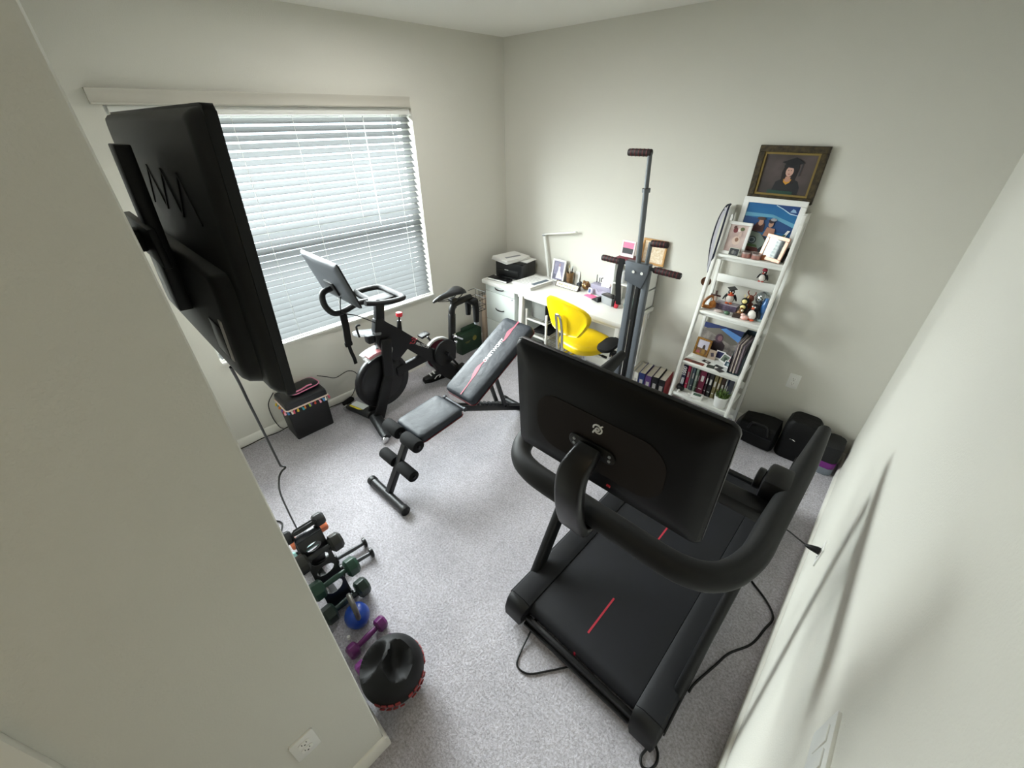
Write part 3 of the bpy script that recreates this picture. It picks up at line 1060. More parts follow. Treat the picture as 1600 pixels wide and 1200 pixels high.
fc_ = thing('filing_cabinet', 'pale mint white filing cabinet with curved black pulls under the desk end', 'filing cabinet', (.385, -.27, 0))
CABW = mat('cabinet_white', '#dfe6e2', .4)
part('body', MB().box((0, .01, .375), (.42, .45, .715), None, .004), fc_, CABW)
for z0, z1 in ((.665, .728), (.348, .660), (.030, .343)):
    dr = part('drawer', MB().box((0, -.224, (z0 + z1) / 2), (.412, .018, z1 - z0), None, .003), fc_, CABW)
    zz = z0 + .045 if z1 - z0 < .1 else z1 - .17
    m = MB()
    m.ribbon([(-.062, -.236, zz + .006), (-.04, -.247, zz + .001), (0, -.251, zz - .002), (.04, -.247, zz + .001), (.062, -.236, zz + .006)], .011, .005, (0, 0, 1), 4)
    part('pull', m, dr, BLKS)
    if abs(z1 - .660) < .001:
        part('lock', MB().cyl((.175, -.232, .645), (.175, -.238, .645), .008, seg=14), dr, SILVER)

m = MB()
m.box((0, 0, .28), (.05, .30, .56), (0, radians(2), 0), .003)
single('tan_board', 'pale tan board standing between the wall and the filing cabinet', 'board', m, mat('tan_board', '#c8b49f', .7), (.105, -.34, .004))

# white rack under the desk with black gear
ct = thing('storage_rack', 'white wire storage rack under the desk holding black gear', 'storage rack', (.86, -.29, 0))
for x in (-.125, .125):
    for y in (-.19, .17):
        part('post', MB().box((x, y, .30), (.018, .018, .60), None, .002), ct, WHITE)
for z in (.12, .34, .50):
    m = MB()
    for y in (-.19, .17):
        m.box((0, y, z), (.25, .012, .016))
    for i in range(9):
        m.box((-.12 + i * .03, -.01, z), (.005, .36, .006))
    part('wire_shelf', m, ct, WHITE)
single('grey_box', 'flat grey box with a dark edge on the top of the wire rack', 'box', MB().use(mat('box_grey', '#8f918d', .6)).box((0, 0, .095), (.19, .28, .19), None, .004).use(BLK).box((.099, -.02, .095), (.010, .29, .195), None, .002), None, (.85, -.29, .509))
single('laptop_sleeve', 'black sleeve lying tilted on the middle shelf of the wire rack', 'sleeve', MB().box((0, 0, .012), (.20, .26, .022), None, .006), BLKM, (.875, -.31, .366), (radians(2), radians(-2), .1))
single('game_pad', 'small black device on the lower shelf of the wire rack', 'device', MB().box((0, 0, .02), (.16, .11, .034), None, .012), BLKS, (.90, -.36, .132), .2)

# printer
pn = thing('printer', 'black inkjet printer with papers on its lid in the desk corner', 'printer', (.315, -.19, DZ), .18)
PB = mat('printer_black', '#101114', .3)
m = MB()
m.prism(rrect(.33, .27, .02), .150, TR((0, 0, 0)), bev=.006)
pb = part('body', m, pn, PB)
m = MB()
m.box((-.01, -.130, .052), (.26, .022, .070), None, .004)
part('output_slot', m, pb, mat('printer_dark', '#050506', .5))
m = MB()
m.box((0, -.128, .010), (.27, .05, .012), None, .003)
part('output_tray', m, pn, PB)
part('lid', MB().prism(rrect(.32, .26, .018), .012, TR((0, 0, .150)), bev=.003), pn, PB)
part('logo', MB().box((-.02, -.1425, .085), (.045, .001, .008)), pb, mat('logo_silver', '#cfcfcd', .4), label='small pale maker mark')

def sheets(name, label, w_, d_, n, loc, rot, mcol=PAPER, th=.0016, jit=.012, extra=None, cat='papers'):
    b = MB().use(mcol)
    for i in range(n):
        b.box((random.uniform(-jit, jit), random.uniform(-jit, jit), th * (i + .5)), (w_, d_, th * .85), (0, 0, random.uniform(-.06, .06) if i else 0))
    if extra:
        extra(b, th * n)
    return single(name, label, cat, b, mcol, loc, rot)
INK = mat('print_grey', '#8d8f93', .8)
def ink(b, z):
    b.use(INK)
    for i in range(7):
        b.box((-.02 + .01 * (i % 2), -.09 + .022 * i, z + .0002), (.15 - .02 * (i % 3), .004, .0003), (0, 0, .0))
def ink2(b, z):
    b.use(mat('print_slate', '#5f6b76', .6)).box((.085, .02, z + .0006), (.045, .20, .0012), (0, 0, -.03))
    b.use(INK)
    for i in range(9):
        b.box((-.03, -.12 + .026 * i, z + .0003), (.15 - .02 * (i % 3), .003, .0004))
sheets('paper_stack', 'thick loose stack of white papers lying on the printer lid', .25, .29, 16, (.285, -.225, DZ + .163), -.14, th=.0021, extra=lambda b, z: b.use(INK).box((.03, .0, z + .0003), (.035, .18, .0006), (0, 0, -.1)))
sheets('printed_sheet', 'single sheets feeding out at the printer back edge', .12, .17, 3, (.425, -.15, DZ + .1635), .10)
sheets('folder_stack', 'pile of folders and printed papers on the desk beside the printer', .25, .30, 14, (.640, -.290, DZ), -.10, th=.0024, extra=ink2)
m = MB().use(BLKS).box((0, 0, .011), (.25, .095, .022), None, .003)
m.use(PAPER).box((0, -.0465, .011), (.24, .006, .013))
single('notebook', 'black notebook with white page edges in front of the printer', 'notebook', m, None, (.315, -.425, DZ), .12)

# desk lamp
lp_ = thing('desk_lamp', 'slim white folding desk lamp with a horizontal bar head by the wall', 'desk lamp', (.640, -.062, DZ))
part('lamp_base', MB().prism(rrect(.10, .10, .02), .014, bev=.004), lp_, WHITE2)
part('stem', MB().bar((.0, .02, .012), (-.085, .03, .415), .026, .012, (0, 1, 0), .003), lp_, WHITE2)
m = MB()
m.bar((-.105, .03, .415), (.31, .015, .50), .030, .013, (0, 0, 1), .004)
hd = part('lamp_head', m, lp_, WHITE2)
part('hinge', MB().cyl((-.085, .015, .414), (-.085, .045, .414), .013, seg=14), lp_, SILVER)

# generic picture frames ------------------------------------------------------------
def shape(b, poly, col, i, w_, h_, mtx, name=None):
    """flat coloured patch of a picture; poly in 0..1 of the picture, y up; i = layer number"""
    b.use(mat('ink_' + (name or col.strip('#')), col, .45))
    b.prism([((x - .5) * w_, (y - .5) * h_) for x, y in poly], .0003, mtx @ TR((0, -.0004 * i, 0), (radians(90), 0, 0)))
def oval(cx, cy, rx, ry, n=14):
    return [(cx + rx * cos(2 * pi * k / n), cy + ry * sin(2 * pi * k / n)) for k in range(n)]
def frame(name, label, w_, h_, border, depth, fm, loc, rot, bg, layers, cat='picture frame', group=None, inner=None, mm=None):
    """local x across, z up from the bottom edge, front towards -y"""
    lift = depth * abs(sin(rot[0])) + w_ / 2 * abs(sin(rot[1])) + .0006
    t = thing(name, label, cat, (loc[0], loc[1], loc[2] + lift), rot, group)
    mt = TR((0, 0, h_ / 2))
    b = MB()
    b.ring(w_, h_, border, depth, mt, .002)
    fo = part('frame_moulding', b, t, fm)
    if inner:
        b = MB()
        b.ring(w_ - 2 * border, h_ - 2 * border, inner[0], depth * .6, mt @ TR((0, depth * .25, 0)))
        part('inner_edge', b, t, inner[1])
    pw, ph = w_ - 2 * border, h_ - 2 * border
    b = MB().use(bg)
    b.box((0, depth * .62, 0), (pw + .002, .004, ph + .002), None, 0, 1, mt)
    pm = mt @ TR((0, depth * .62 - .002, 0))
    for i, (poly, col) in enumerate(layers):
        shape(b, poly, col, i + 1, pw, ph, pm)
    part('photo', b, t, bg)
    return t
WFR = mat('white_frame', '#e9e9e6', .4)
frame('picture_frame', 'white framed photo of a white gown standing on the desk near the lamp', .155, .215, .018, .016, WFR, (.775, -.085, DZ), (radians(-12), 0, .05), mat('photo_mauve', '#77738c', .5, mottle=(14, '#8f8ba3', .7)),
      [(oval(.55, .80, .09, .10), '#9a7f86'), ([(.46, .72), (.64, .72), (.66, .52), (.95, .08), (.30, .08), (.45, .52)], '#d6d6e6'), ([(.05, .05), (.30, .05), (.30, .30), (.05, .30)], '#55546a')])
m = MB().use(mat('carved_wood', '#6a4b2b', .6, bump=(60, .5, .004), mottle=(20, '#96754a', .8)))
m.lathe([(.030, 0), (.034, .01), (.031, .06), (.036, .118), (.031, .12), (.028, .02), (.001, .02)])
pc = thing('pencil_cup', 'carved brown pencil cup full of pens behind the nameplate', 'pencil cup', (.915, -.055, DZ))
part('cup', m, pc)
for k in range(5):
    a = k * 1.3
    part('pen', MB().use([BLKS, SILVER, mat('pen_gold', '#b39a5c', .3, .5), BLKS, WHITE2][k]).cyl((.012 * cos(a), .012 * sin(a), .03), (.028 * cos(a), .028 * sin(a), .165 + .008 * (k % 3)), .004, seg=8), pc)
single('card', 'plain white card leaning on the back wall by the pencil cup', 'card', MB().box((0, 0, .065), (.05, .004, .13)), PAPER, (.975, -.020, DZ), (radians(-6), 0, 0))
np_ = thing('nameplate', 'wedge desk nameplate with a cream strip of lettering in dark wood', 'nameplate', (.965, -.145, DZ), -.02)
m = MB()
m.prism([(-.030, 0), (.026, 0), (.006, .050), (.000, .050)], .275, TR((-.1375, 0, 0)) @ Matrix(((0, 0, 1, 0), (1, 0, 0, 0), (0, 1, 0, 0), (0, 0, 0, 1))), bev=.001)
nb = part('base', m, np_, mat('dark_wood', '#2a1a12', .4))
nm = TR((0, -.0155, .025)) @ Matrix.Rotation(-math.atan2(.030, .050), 4, 'X')
m = MB()
m.box((0, 0, 0), (.255, .002, .045), None, 0, 1, nm)
pl = part('plate', m, np_, mat('cream_plate', '#e6dcb6', .35), label='cream plate with dark lettering')
m = MB()
x = -.098
for wlen in (5, 4, 3, 3):
    for c in range(wlen):
        m.box((x, -.0013, 0), (.006, .0006, .018), (0, (.25 if c % 2 else -.2), 0), 0, 1, nm)
        m.box((x + .002, -.0013, .006 - .010 * (c % 2)), (.007, .0006, .003), None, 0, 1, nm)
        x += .0115
    x += .0125
part('lettering', m, pl, mat('plate_ink', '#6b5e3c', .5))
m = MB().use(mat('dark_slate', '#23262d', .4))
m.ell((0, 0, .022), (.032, .024, .022), 16, 8).ell((.008, -.004, .046), (.018, .016, .012), 12, 6)
single('ornament', 'small dark slate ornament just past the nameplate end', 'ornament', m, None, (1.03, -.045, DZ))
ow = thing('owl_ornament', 'round maroon and gold owl ornament on the desk', 'ornament', (1.115, -.062, DZ))
part('body', MB().ell((0, 0, .040), (.042, .038, .040), 20, 12).ell((-.02, -.005, .072), (.016, .014, .014), 10, 6).ell((.02, -.005, .072), (.016, .014, .014), 10, 6), ow, mat('owl_maroon', '#4a1f1a', .3, mottle=(40, '#8a6a2f', .9)))
part('eye', MB().ell((-.016, -.036, .052), (.008, .005, .008), 10, 6), ow, mat('owl_cream', '#ffe9b8', .3))
part('eye', MB().ell((.014, -.036, .048), (.008, .005, .008), 10, 6), ow, mat('owl_cream', '#ffe9b8', .3))

og = thing('desk_organizer', 'grey lilac desk organizer with a notched drawer and pens', 'organizer', (1.305, -.085, DZ), -.10)
LIL = mat('organizer_lilac', '#8f8b9e', .5)
part('body', MB().box((0, .02, .045), (.22, .10, .09), None, .004), og, LIL)
m = MB()
m.plate([(-.105, .004), (.105, .004), (.105, .055), (.035, .055), (.015, .035), (-.015, .035), (-.035, .055), (-.105, .055)], [], .004, TR((0, -.030, 0), (radians(90), 0, 0)))
part('drawer', m, og, mat('organizer_grey', '#a3a0b0', .5))
m = MB().use(BLK)
for k in range(3):
    m.tube([(-.02 + .03 * k + .022 * cos(a), .03 + .006 * k, .125 + .022 * sin(a)) for a in [i * pi / 6 for i in range(12)]], .004, 6, closed=True)
m.cyl((-.085, .03, .05), (-.095, .035, .16), .004, seg=8).cyl((-.07, .03, .05), (-.06, .035, .14), .004, seg=8)
part('pens_and_scissors', m, og)
m = MB().use(PAPER)
m.box((.045, -.012, .105), (.085, .003, .05), (radians(-18), 0, .1)).box((.02, .045, .12), (.12, .003, .09), (radians(-10), 0, 0)).box((-.05, .05, .115), (.07, .003, .07), (radians(-12), 0, .2))
part('note_card', m, og)
m = MB().use(PAPER).box((0, 0, .03), (.036, .002, .060)).use(mat('ink_blue', '#4a5f8c', .5)).box((0, -.0012, .034), (.028, .0006, .036))
single('photo_card', 'tiny white bordered blue photo leaning on the organizer front', 'photo card', m, None, (1.215, -.150, DZ), (radians(-8), 0, -.1))
single('sticky_notes', 'bright pink sticky notes lying flat on the desk', 'sticky notes', MB().box((0, 0, .003), (.115, .072, .006), None, .001), mat('neon_pink', '#f0709a', .6), (1.262, -.185, DZ), -.25)
single('stapler_case', 'black wedge shaped case on the desk beside the pink notes', 'case', MB().prism([(-.05, 0), (.05, 0), (.05, .042), (.03, .046)], .07, TR((0, .035, 0)) @ YZ, bev=.004), BLKS, (1.352, -.222, DZ), -.35)
tb = thing('grey_caddy', 'small grey translucent box with a dark rim beside the black case', 'box', (1.475, -.225, DZ), -.25)
part('body', MB().box((0, 0, .035), (.13, .07, .07), None, .004), tb, mat('caddy_grey', '#8c8e90', .35))
part('rim', MB().box((0, 0, .074), (.134, .074, .010), None, .003), tb, BLKS)
st = thing('stapler', 'red and black stapler standing upright near the climber post', 'stapler', (1.575, -.26, DZ), .2)
part('base', MB().box((0, 0, .045), (.034, .04, .09), (0, radians(8), 0), .008), st, mat('stapler_red', '#b8293a', .35))
part('arm', MB().box((-.022, 0, .06), (.012, .034, .105), (0, radians(8), 0), .004), st, BLK)

# stacked shelf unit behind the climber
hs = thing('desk_shelf', 'white desktop shelf against the back wall behind the climber', 'shelf', (1.615, -.092, DZ + .0005))
for x in (-.165, .165):
    part('side', MB().box((x, 0, .17), (.010, .14, .34)), hs, WHITE2)
for z in (.005, .17, .345):
    part('board', MB().box((0, 0, z), (.34, .14, .010)), hs, WHITE2)
part('back', MB().box((0, .067, .17), (.34, .006, .34)), hs, WHITE2)
for i, (x, z, r_, h_, c, lab) in enumerate(((-.10, .175, .030, .10, '#e4e6ea', 'white cup on the upper board of the desktop shelf'), (-.03, .175, .022, .085, '#2b2d33', 'dark cup on the upper board of the desktop shelf'), (-.11, .010, .026, .11, '#dcdad6', 'white bottle on the lower board of the desktop shelf'))):
    single('cup' if i < 2 else 'bottle', lab, 'cup' if i < 2 else 'bottle', MB().lathe([(r_ * .85, 0), (r_, .008), (r_, h_), (r_ * .8, h_ + (.02 if i == 2 else 0)), (.001, h_ + (.02 if i == 2 else -.004))], seg=18), mat('cup_' + c[1:], c, .35), (1.615 + x, -.115, DZ + z + .0015))
single('photo_fan', 'fan of pale pink and white cards in the organizer corner', 'cards', MB().use(mat('pale_pink', '#ead7d6', .7)).box((0, 0, .07), (.10, .004, .14), (radians(-14), radians(14), 0)).box((.02, .012, .07), (.09, .004, .15), (radians(-10), radians(-10), .1)), None, (1.365, -.075, DZ + .1045), -.1)
single('maroon_box', 'flat maroon box on top of the desktop shelf', 'box', MB().box((0, 0, .02), (.18, .13, .04), None, .003), mat('maroon', '#6e1f30', .5), (1.535, -.095, DZ + .352), .02)
frame('picture_frame', 'white and pink framed card standing on the maroon box', .125, .130, .014, .010, mat('frame_pale_pink', '#efe3e2', .5), (1.52, -.110, DZ + .3925), (radians(-8), 0, 0), mat('card_pink', '#f07ba0', .5),
      [([(.0, .0), (1, 0), (1, .55), (0, .55)], '#27272b'), ([(.0, .0), (1, 0), (1, .12), (0, .12)], '#e8c9d2')])
cbm = thing('cork_board', 'small wood framed cork board leaning on the back wall', 'cork board', (1.715, -.040, DZ + .352), (radians(-4), 0, 0))
part('frame_moulding', MB().ring(.21, .20, .016, .014, TR((0, 0, .10)), .002), cbm, mat('pale_wood', '#b98d55', .5))
part('cork', MB().box((0, .008, .10), (.18, .004, .17)), cbm, mat('cork', '#cbb492', .8, mottle=(80, '#e7dccb', .8)))
tl_ = thing('tool_box', 'grey storage box with a teal lid at the desk end', 'storage box', (1.755, -.33, DZ))
part('body', MB().box((0, 0, .05), (.07, .16, .10), None, .004), tl_, mat('box_dark_grey', '#4c5052', .5))
part('lid', MB().box((0, 0, .112), (.076, .17, .024), None, .004), tl_, mat('teal_lid', '#5f8a80', .45))

# ------------------------------------------------------------------ yellow chair
YEL = mat('yellow_vinyl', '#e3c100', .34, bump=(300, .06, .0006))
ch = thing('desk_chair', 'bright yellow swivel desk chair with chrome back bars at the desk', 'office chair', (1.475, -.535, 0), -.20)
m = MB()
rg = []
for f, z in ((.80, -.045), (.96, -.036), (1.0, -.015), (.985, .010), (.92, .024), (.75, .030), (.3, .031)):
    rg.append([Vector((x, y, .525 + z + (.012 * (abs(x) / .22) ** 2))) for x, y in rrect(.44 * f, .41 * f, .17 * f, 8)])
m.loft(rg)
part('seat', m, ch, YEL)
m = MB()
def bkpt(u, v, off):
    # u -1..1 across, v 0..1 up: shield outline, curved round the sitter
    half = .155 + .098 * math.sin(min(1, v * 1.35) * pi / 2)
    if v > .72:
        half *= math.sqrt(max(.0, 1 - ((v - .72) / .30) ** 2 * .42))
    x = u * half
    y = -.262 + .055 * (x / .25) ** 2 - .035 * v + off
    z = .672 + .292 * v - .028 * (abs(u) ** 2.5) * max(0, v - .45) / .55 + .018 * abs(u) ** 2 * (1 - v)
    return Vector((x, y, z))
N1, N2 = 15, 11
outer = []
ringsv = []
for th, shr in ((-.014, .90), (-.022, .97), (-.008, 1.0), (.010, 1.0), (.022, .96), (.016, .88)):
    per = []
    for i in range(N1):
        per.append((-1 + 2 * i / (N1 - 1), 1.0))
    for j in range(1, N2):
        per.append((1.0, 1 - j / (N2 - 1)))
    for i in range(1, N1):
        per.append((1 - 2 * i / (N1 - 1), 0.0))
    for j in range(1, N2 - 1):
        per.append((-1.0, j / (N2 - 1)))
    c = Vector((0, -.262, .82))
    rg = []
    for u, v in per:
        p = bkpt(u, v, 0)
        q = Vector((c.x + (p.x - c.x) * shr, 0, c.z + (p.z - c.z) * shr))
        q.y = -.262 + .055 * (q.x / .25) ** 2 - .035 * v + th
        rg.append(q)
    ringsv.append(rg)
m.loft(ringsv, caps=False)
# front and back skins as fans of strips
def skin(ring):
    bmv = m.bm
    top = ring[:N1]
    k = len(ring)
    rows = []
    for j in range(N2):
        a = ring[(k - j) % k]
        b = ring[N1 - 1 + j]
        if j == 0:
            rows.append([Vector(p) for p in top])
        elif j == N2 - 1:
            bot = ring[N1 - 1 + N2 - 1: N1 - 1 + N2 - 1 + N1]
            rows.append([Vector(p) for p in reversed(bot)])
        else:
            th = a.y - (.055 * (a.x / .25) ** 2)
            row = []
            for i in range(N1):
                t = i / (N1 - 1)
                p = a.lerp(b, t)
                p.y = th + .055 * (p.x / .25) ** 2
                row.append(p)
            rows.append(row)
    V = [[bmv.verts.new(p) for p in r] for r in rows]
    fl = []
    for j in range(N2 - 1):
        for i in range(N1 - 1):
            fl.append(bmv.faces.new((V[j][i], V[j][i + 1], V[j + 1][i + 1], V[j + 1][i])))
    m._fin(fl)
skin(ringsv[0])
skin(ringsv[-1])
bmesh.ops.remove_doubles(m.bm, verts=m.bm.verts[:], dist=.0008)
part('backrest', m, ch, YEL, ang=70)
m = MB()
m.tube([(-.030, -.06, .458), (-.030, -.22, .462), (-.030, -.285, .50), (-.030, -.302, .58), (-.030, -.312, .72), (-.026, -.332, .83), (-.012, -.342, .855), (.012, -.342, .855), (.026, -.332, .83), (.030, -.312, .72), (.030, -.302, .58), (.030, -.285, .50), (.030, -.22, .462), (.030, -.06, .458)], .0125, 10, smooth=5)
part('back_bars', m, ch, CHROME)
m = MB()
m.box((0, 0, .467), (.18, .20, .022), None, .005)
part('seat_plate', m, ch, BLK)
m = MB()
m.cyl((0, 0, .20), (0, 0, .46), .016, seg=16)
m.cyl((0, 0, .10), (0, 0, .26), .026, seg=16)
part('gas_column', m, ch, CHROME)
m = MB()
m.tube([(.04, .0, .458), (.12, .01, .452), (.20, .02, .455)], .006, 8)
m.cyl((.19, .018, .455), (.235, .024, .457), .011, seg=10)
part('height_lever', m, ch, BLK)
for k in range(5):
    a = radians(90 + 72 * k + 20)
    m = MB()
    m.bar((.02 * cos(a), .02 * sin(a), .115), (.27 * cos(a), .27 * sin(a), .075), .036, .022, (0, 0, 1), .005)
    lg = part('base_arm', m, ch, CHROME)
    m = MB()
    px, py = .265 * cos(a), .265 * sin(a)
    m.cyl((px - .02 * sin(a), py + .02 * cos(a), .026), (px + .02 * sin(a), py - .02 * cos(a), .026), .026, seg=16)
    m.cyl((px, py, .03), (px, py, .08), .008, seg=8)
    part('caster', m, lg, BLK)

# ------------------------------------------------------------------ vertical climber
cl = thing('vertical_climber', 'tall grey vertical climber machine with dark red ribbed handles', 'climbing machine', (1.99, -.80, 0))
GRIP = mat('ribbed_grip', '#1c0a0b', .6)
GRIPR = mat('grip_red', '#5a1116', .5)
def grip(a, b, r, parent):
    a, b = Vector(a), Vector(b)
    m = MB().use(GRIP)
    m.cyl(a, b, r, seg=18, bev=.005)
    o = part('hand_grip', m, parent)
    m = MB().use(GRIPR)
    d = (b - a)
    n = max(3, int(d.length / .022))
    for i in range(1, n):
        p = a + d * (i / n)
        q = d.normalized() * .0025
        m.cyl(p - q, p + q, r + .0012, seg=18)
    part('grip_rib', m, o)
m = MB()
m.bar((-.040, 0, .04), (-.032, 0, 1.30), .042, .046, (0, 1, 0), .004)
part('column', m, cl, GREYST)
m = MB()
m.bar((.062, 0, .06), (.068, 0, 1.32), .036, .042, (0, 1, 0), .004)
part('column', m, cl, GREYST)
m = MB()
m.bar((.014, .006, .08), (.018, .006, 1.28), .030, .03, (0, 1, 0), .003)
part('slider_track', m, cl, BLK)
m = MB()
m.prism([(-.075, -.045), (.052, -.075), (.085, .03), (.085, .085), (-.085, .085)], .05, TR((.0, -.025, 1.285), (radians(90), 0, 0)) @ TR((0, 0, -.045)), bev=.004)
bkt = part('head_bracket', m, cl, GREYST)
m = MB()
for x in (-.015, .045):
    part('bolt', MB().cyl((x, -.030, 1.312), (x, -.037, 1.312), .010, seg=14), bkt, CHROME)
# fixed cross handles
m = MB()
m.cyl((-.285, .01, 1.345), (.28, .01, 1.335), .012, seg=12)
cr_ = part('cross_handle', m, cl, GREYST)
grip((-.285, .01, 1.345), (-.115, .01, 1.342), .020, cr_)
grip((.10, .01, 1.338), (.28, .01, 1.335), .020, cr_)
# long sliding pole with its handle, short pole with its handle
m = MB()
m.tube([(.0, -.01, 1.30), (-.028, -.01, 1.80)], .0175, 14)
m.cyl((-.026, -.01, 1.78), (-.0265, -.01, 1.80), .024, seg=16)
m.tube([(-.027, -.01, 1.78), (-.038, -.01, 1.985)], .0135, 14)
po = part('long_pole', m, cl, mat('pole_grey', '#6b7074', .4, .35))
part('pole_collar', MB().cyl((-.0265, -.01, 1.785), (-.0275, -.01, 1.802), .0235, seg=16), po, BLK)
grip((-.175, -.01, 1.982), (-.028, -.01, 1.984), .0195, po)
m = MB()
m.tube([(.045, .005, 1.30), (.052, .005, 1.50)], .0135, 14)
m.cyl((.046, .005, 1.335), (.047, .005, 1.352), .022, seg=16)
po = part('short_pole', m, cl, mat('pole_grey', '#6b7074', .4, .35))
grip((.055, .005, 1.497), (.165, .005, 1.502), .020, po)
m = MB()
m.ribbon([(-.115, -.02, 1.375), (-.118, -.03, 1.25), (-.105, -.03, 1.14), (-.10, -.02, 1.06)], .038, .008, (1, 0, 0), 5)
part('strap', m, cl, BLKM)
# pedals and feet
m = MB()
m.box((-.085, -.01, .665), (.05, .04, .05), None, .005)
m.prism(rrect(.12, .21, .05, 6), .028, TR((-.155, .03, .69), (radians(6), 0, .0)), bev=.008)
part('foot_pedal', m, cl, BLKM)
m = MB()
m.prism([(-.10, -.07), (.05, -.09), (.07, .01), (.035, .075), (-.005, .085)], .11, TR((.0, -.05, .43), (radians(90), 0, 0)), bev=.014)
m.prism(rrect(.11, .22, .05, 6), .028, TR((-.04, -.14, .36), (radians(4), 0, 0)), bev=.008)
part('foot_pedal', m, cl, BLKM)
m = MB()
m.cyl((-.082, -.025, .655), (-.070, -.035, .655), .015, seg=12).cyl((-.095, -.035, .63), (-.095, -.045, .63), .012, seg=12)
m.tube([(-.075, -.03, .65), (-.10, -.04, .61), (-.085, -.05, .565)], .004, 6, smooth=4)
part('adjust_pin', m, cl, CHROME)
for y, wd in ((.24, .24), (-.24, .20)):
    m = MB()
    m.cyl((-wd, y, .025), (wd, y, .025), .022, seg=14)
    o = part('foot_bar', m, cl, GREYST)
    for s in (-1, 1):
        part('foot_cap', MB().cyl((s * (wd - .03), y, .026), (s * (wd + .004), y, .026), .026, seg=14), o, BLK)
part('base_beam', MB().bar((.012, -.25, .045), (.012, .25, .045), .05, .04, (0, 0, 1), .004), cl, GREYST)

# ------------------------------------------------------------------ books along the back wall
def book(label, w_, d_, h_, loc, rotz, cov, group, page=PAPER, name='book', spine=None):
    """upright book: thickness along local x, spine towards -y"""
    t = thing(name, label, 'book', loc, rotz, group)
    m = MB()
    m.box((0, -d_ / 2 + .0015, h_ / 2), (w_, .003, h_)).box((-w_ / 2 + .0015, 0, h_ / 2), (.003, d_, h_)).box((w_ / 2 - .0015, 0, h_ / 2), (.003, d_, h_))
    part('cover', m, t, cov)
    part('pages', MB().box((0, .0, h_ / 2 - .002), (w_ - .006, d_ - .008, h_ - .010)), t, page)
    if spine:
        b = MB()
        spine(b, w_, d_, h_)
        part('spine_print', b, t)
    return t
PG = mat('book_pages', '#ddd6ca', .85, bump=(300, .2, .0006))
gname = 'thick books lined up on the floor by the back wall'
cols = (('#c9c7c4', 'pale covered thick book, farthest along the floor row from the ladder shelf', .026), ('#e2dfd6', 'cream covered thick book next to the pale one in the floor row', .040), ('#27356f', 'thick book with a navy blue spine in the floor row', .056), ('#5b3c78', 'thick book with a purple spine in the floor row', .056), ('#15151a', 'thick book with a plain black spine in the floor row', .056), ('#17161a', 'black spined thick book with a red cover closing the floor row', .058))
x = 1.788
for i, (c, lab, wd) in enumerate(cols):
    bx_, by_ = x + wd / 2, -.137 + (x - 1.75) * .13
    cv = mat('cover_' + c[1:], c, .45)
    def sp(b, w_, d_, h_, i=i):
        b.use(mat('spine_print', '#b9b6b3', .5)).box((0, -d_ / 2 - .0004, h_ * .62), (w_ * .5, .0008, .05))
        b.use(mat('spine_print2', '#8e3a52' if i > 3 else '#d8d6e2', .5)).box((0, -d_ / 2 - .0004, h_ * .28), (w_ * .6, .0008, .02))
    bk_ = book(lab, wd, .215, .235 - .008 * (i % 2), (bx_, by_, 0), .12, cv, gname, PG, spine=sp)
    if i == 5:
        part('cover_face', MB().box((wd / 2 + .0004, 0, .115), (.0012, .215, .228)), bk_, mat('cover_red', '#a92d3a', .45), label='red front cover')
    x += wd + .004

# ------------------------------------------------------------------ ladder shelf
LXL, LXR = 2.238, 2.681
def ry_(z):
    return -.443 + .202 * z
LW = mat('ladder_white', '#e4e4df', .42)
ld = thing('ladder_shelf', 'white leaning ladder shelf crowded with photos, figurines and books', 'ladder shelf', (2.46, -.20, 0))
for x in (LXL, LXR):
    m = MB()
    m.bar((x, ry_(0) + .018, 0), (x, ry_(1.645) + .018, 1.645), .022, .042, (0, 1, 0), .003)
    part('front_rail', m, ld, LW, world=True)
    part('rear_post', MB().box((x, -.028, .80), (.022, .022, 1.60), None, .002), ld, LW, world=True)
    part('top_arm', MB().box((x, (ry_(1.60) - .02) / 2, 1.615), (.020, -ry_(1.60) + .005, .055), None, .002), ld, LW, world=True)
SHZ = (1.345, .945, .550, .280)
for z in SHZ:
    y0 = ry_(z) + .004
    m = MB()
    m.box((2.4595, (y0 - .050) / 2, z - .0100), (LXR - LXL - .022, -.050 - y0, .018), None, .002)
    m.box((2.4595, y0 + .03, z - .030), (LXR - LXL - .022, .014, .026))
    part('shelf_board', m, ld, LW, world=True)
    part('back_brace', MB().box((2.4595, -.030, z - .2015), (LXR - LXL - .022, .014, .058), None, .002), ld, LW, world=True)

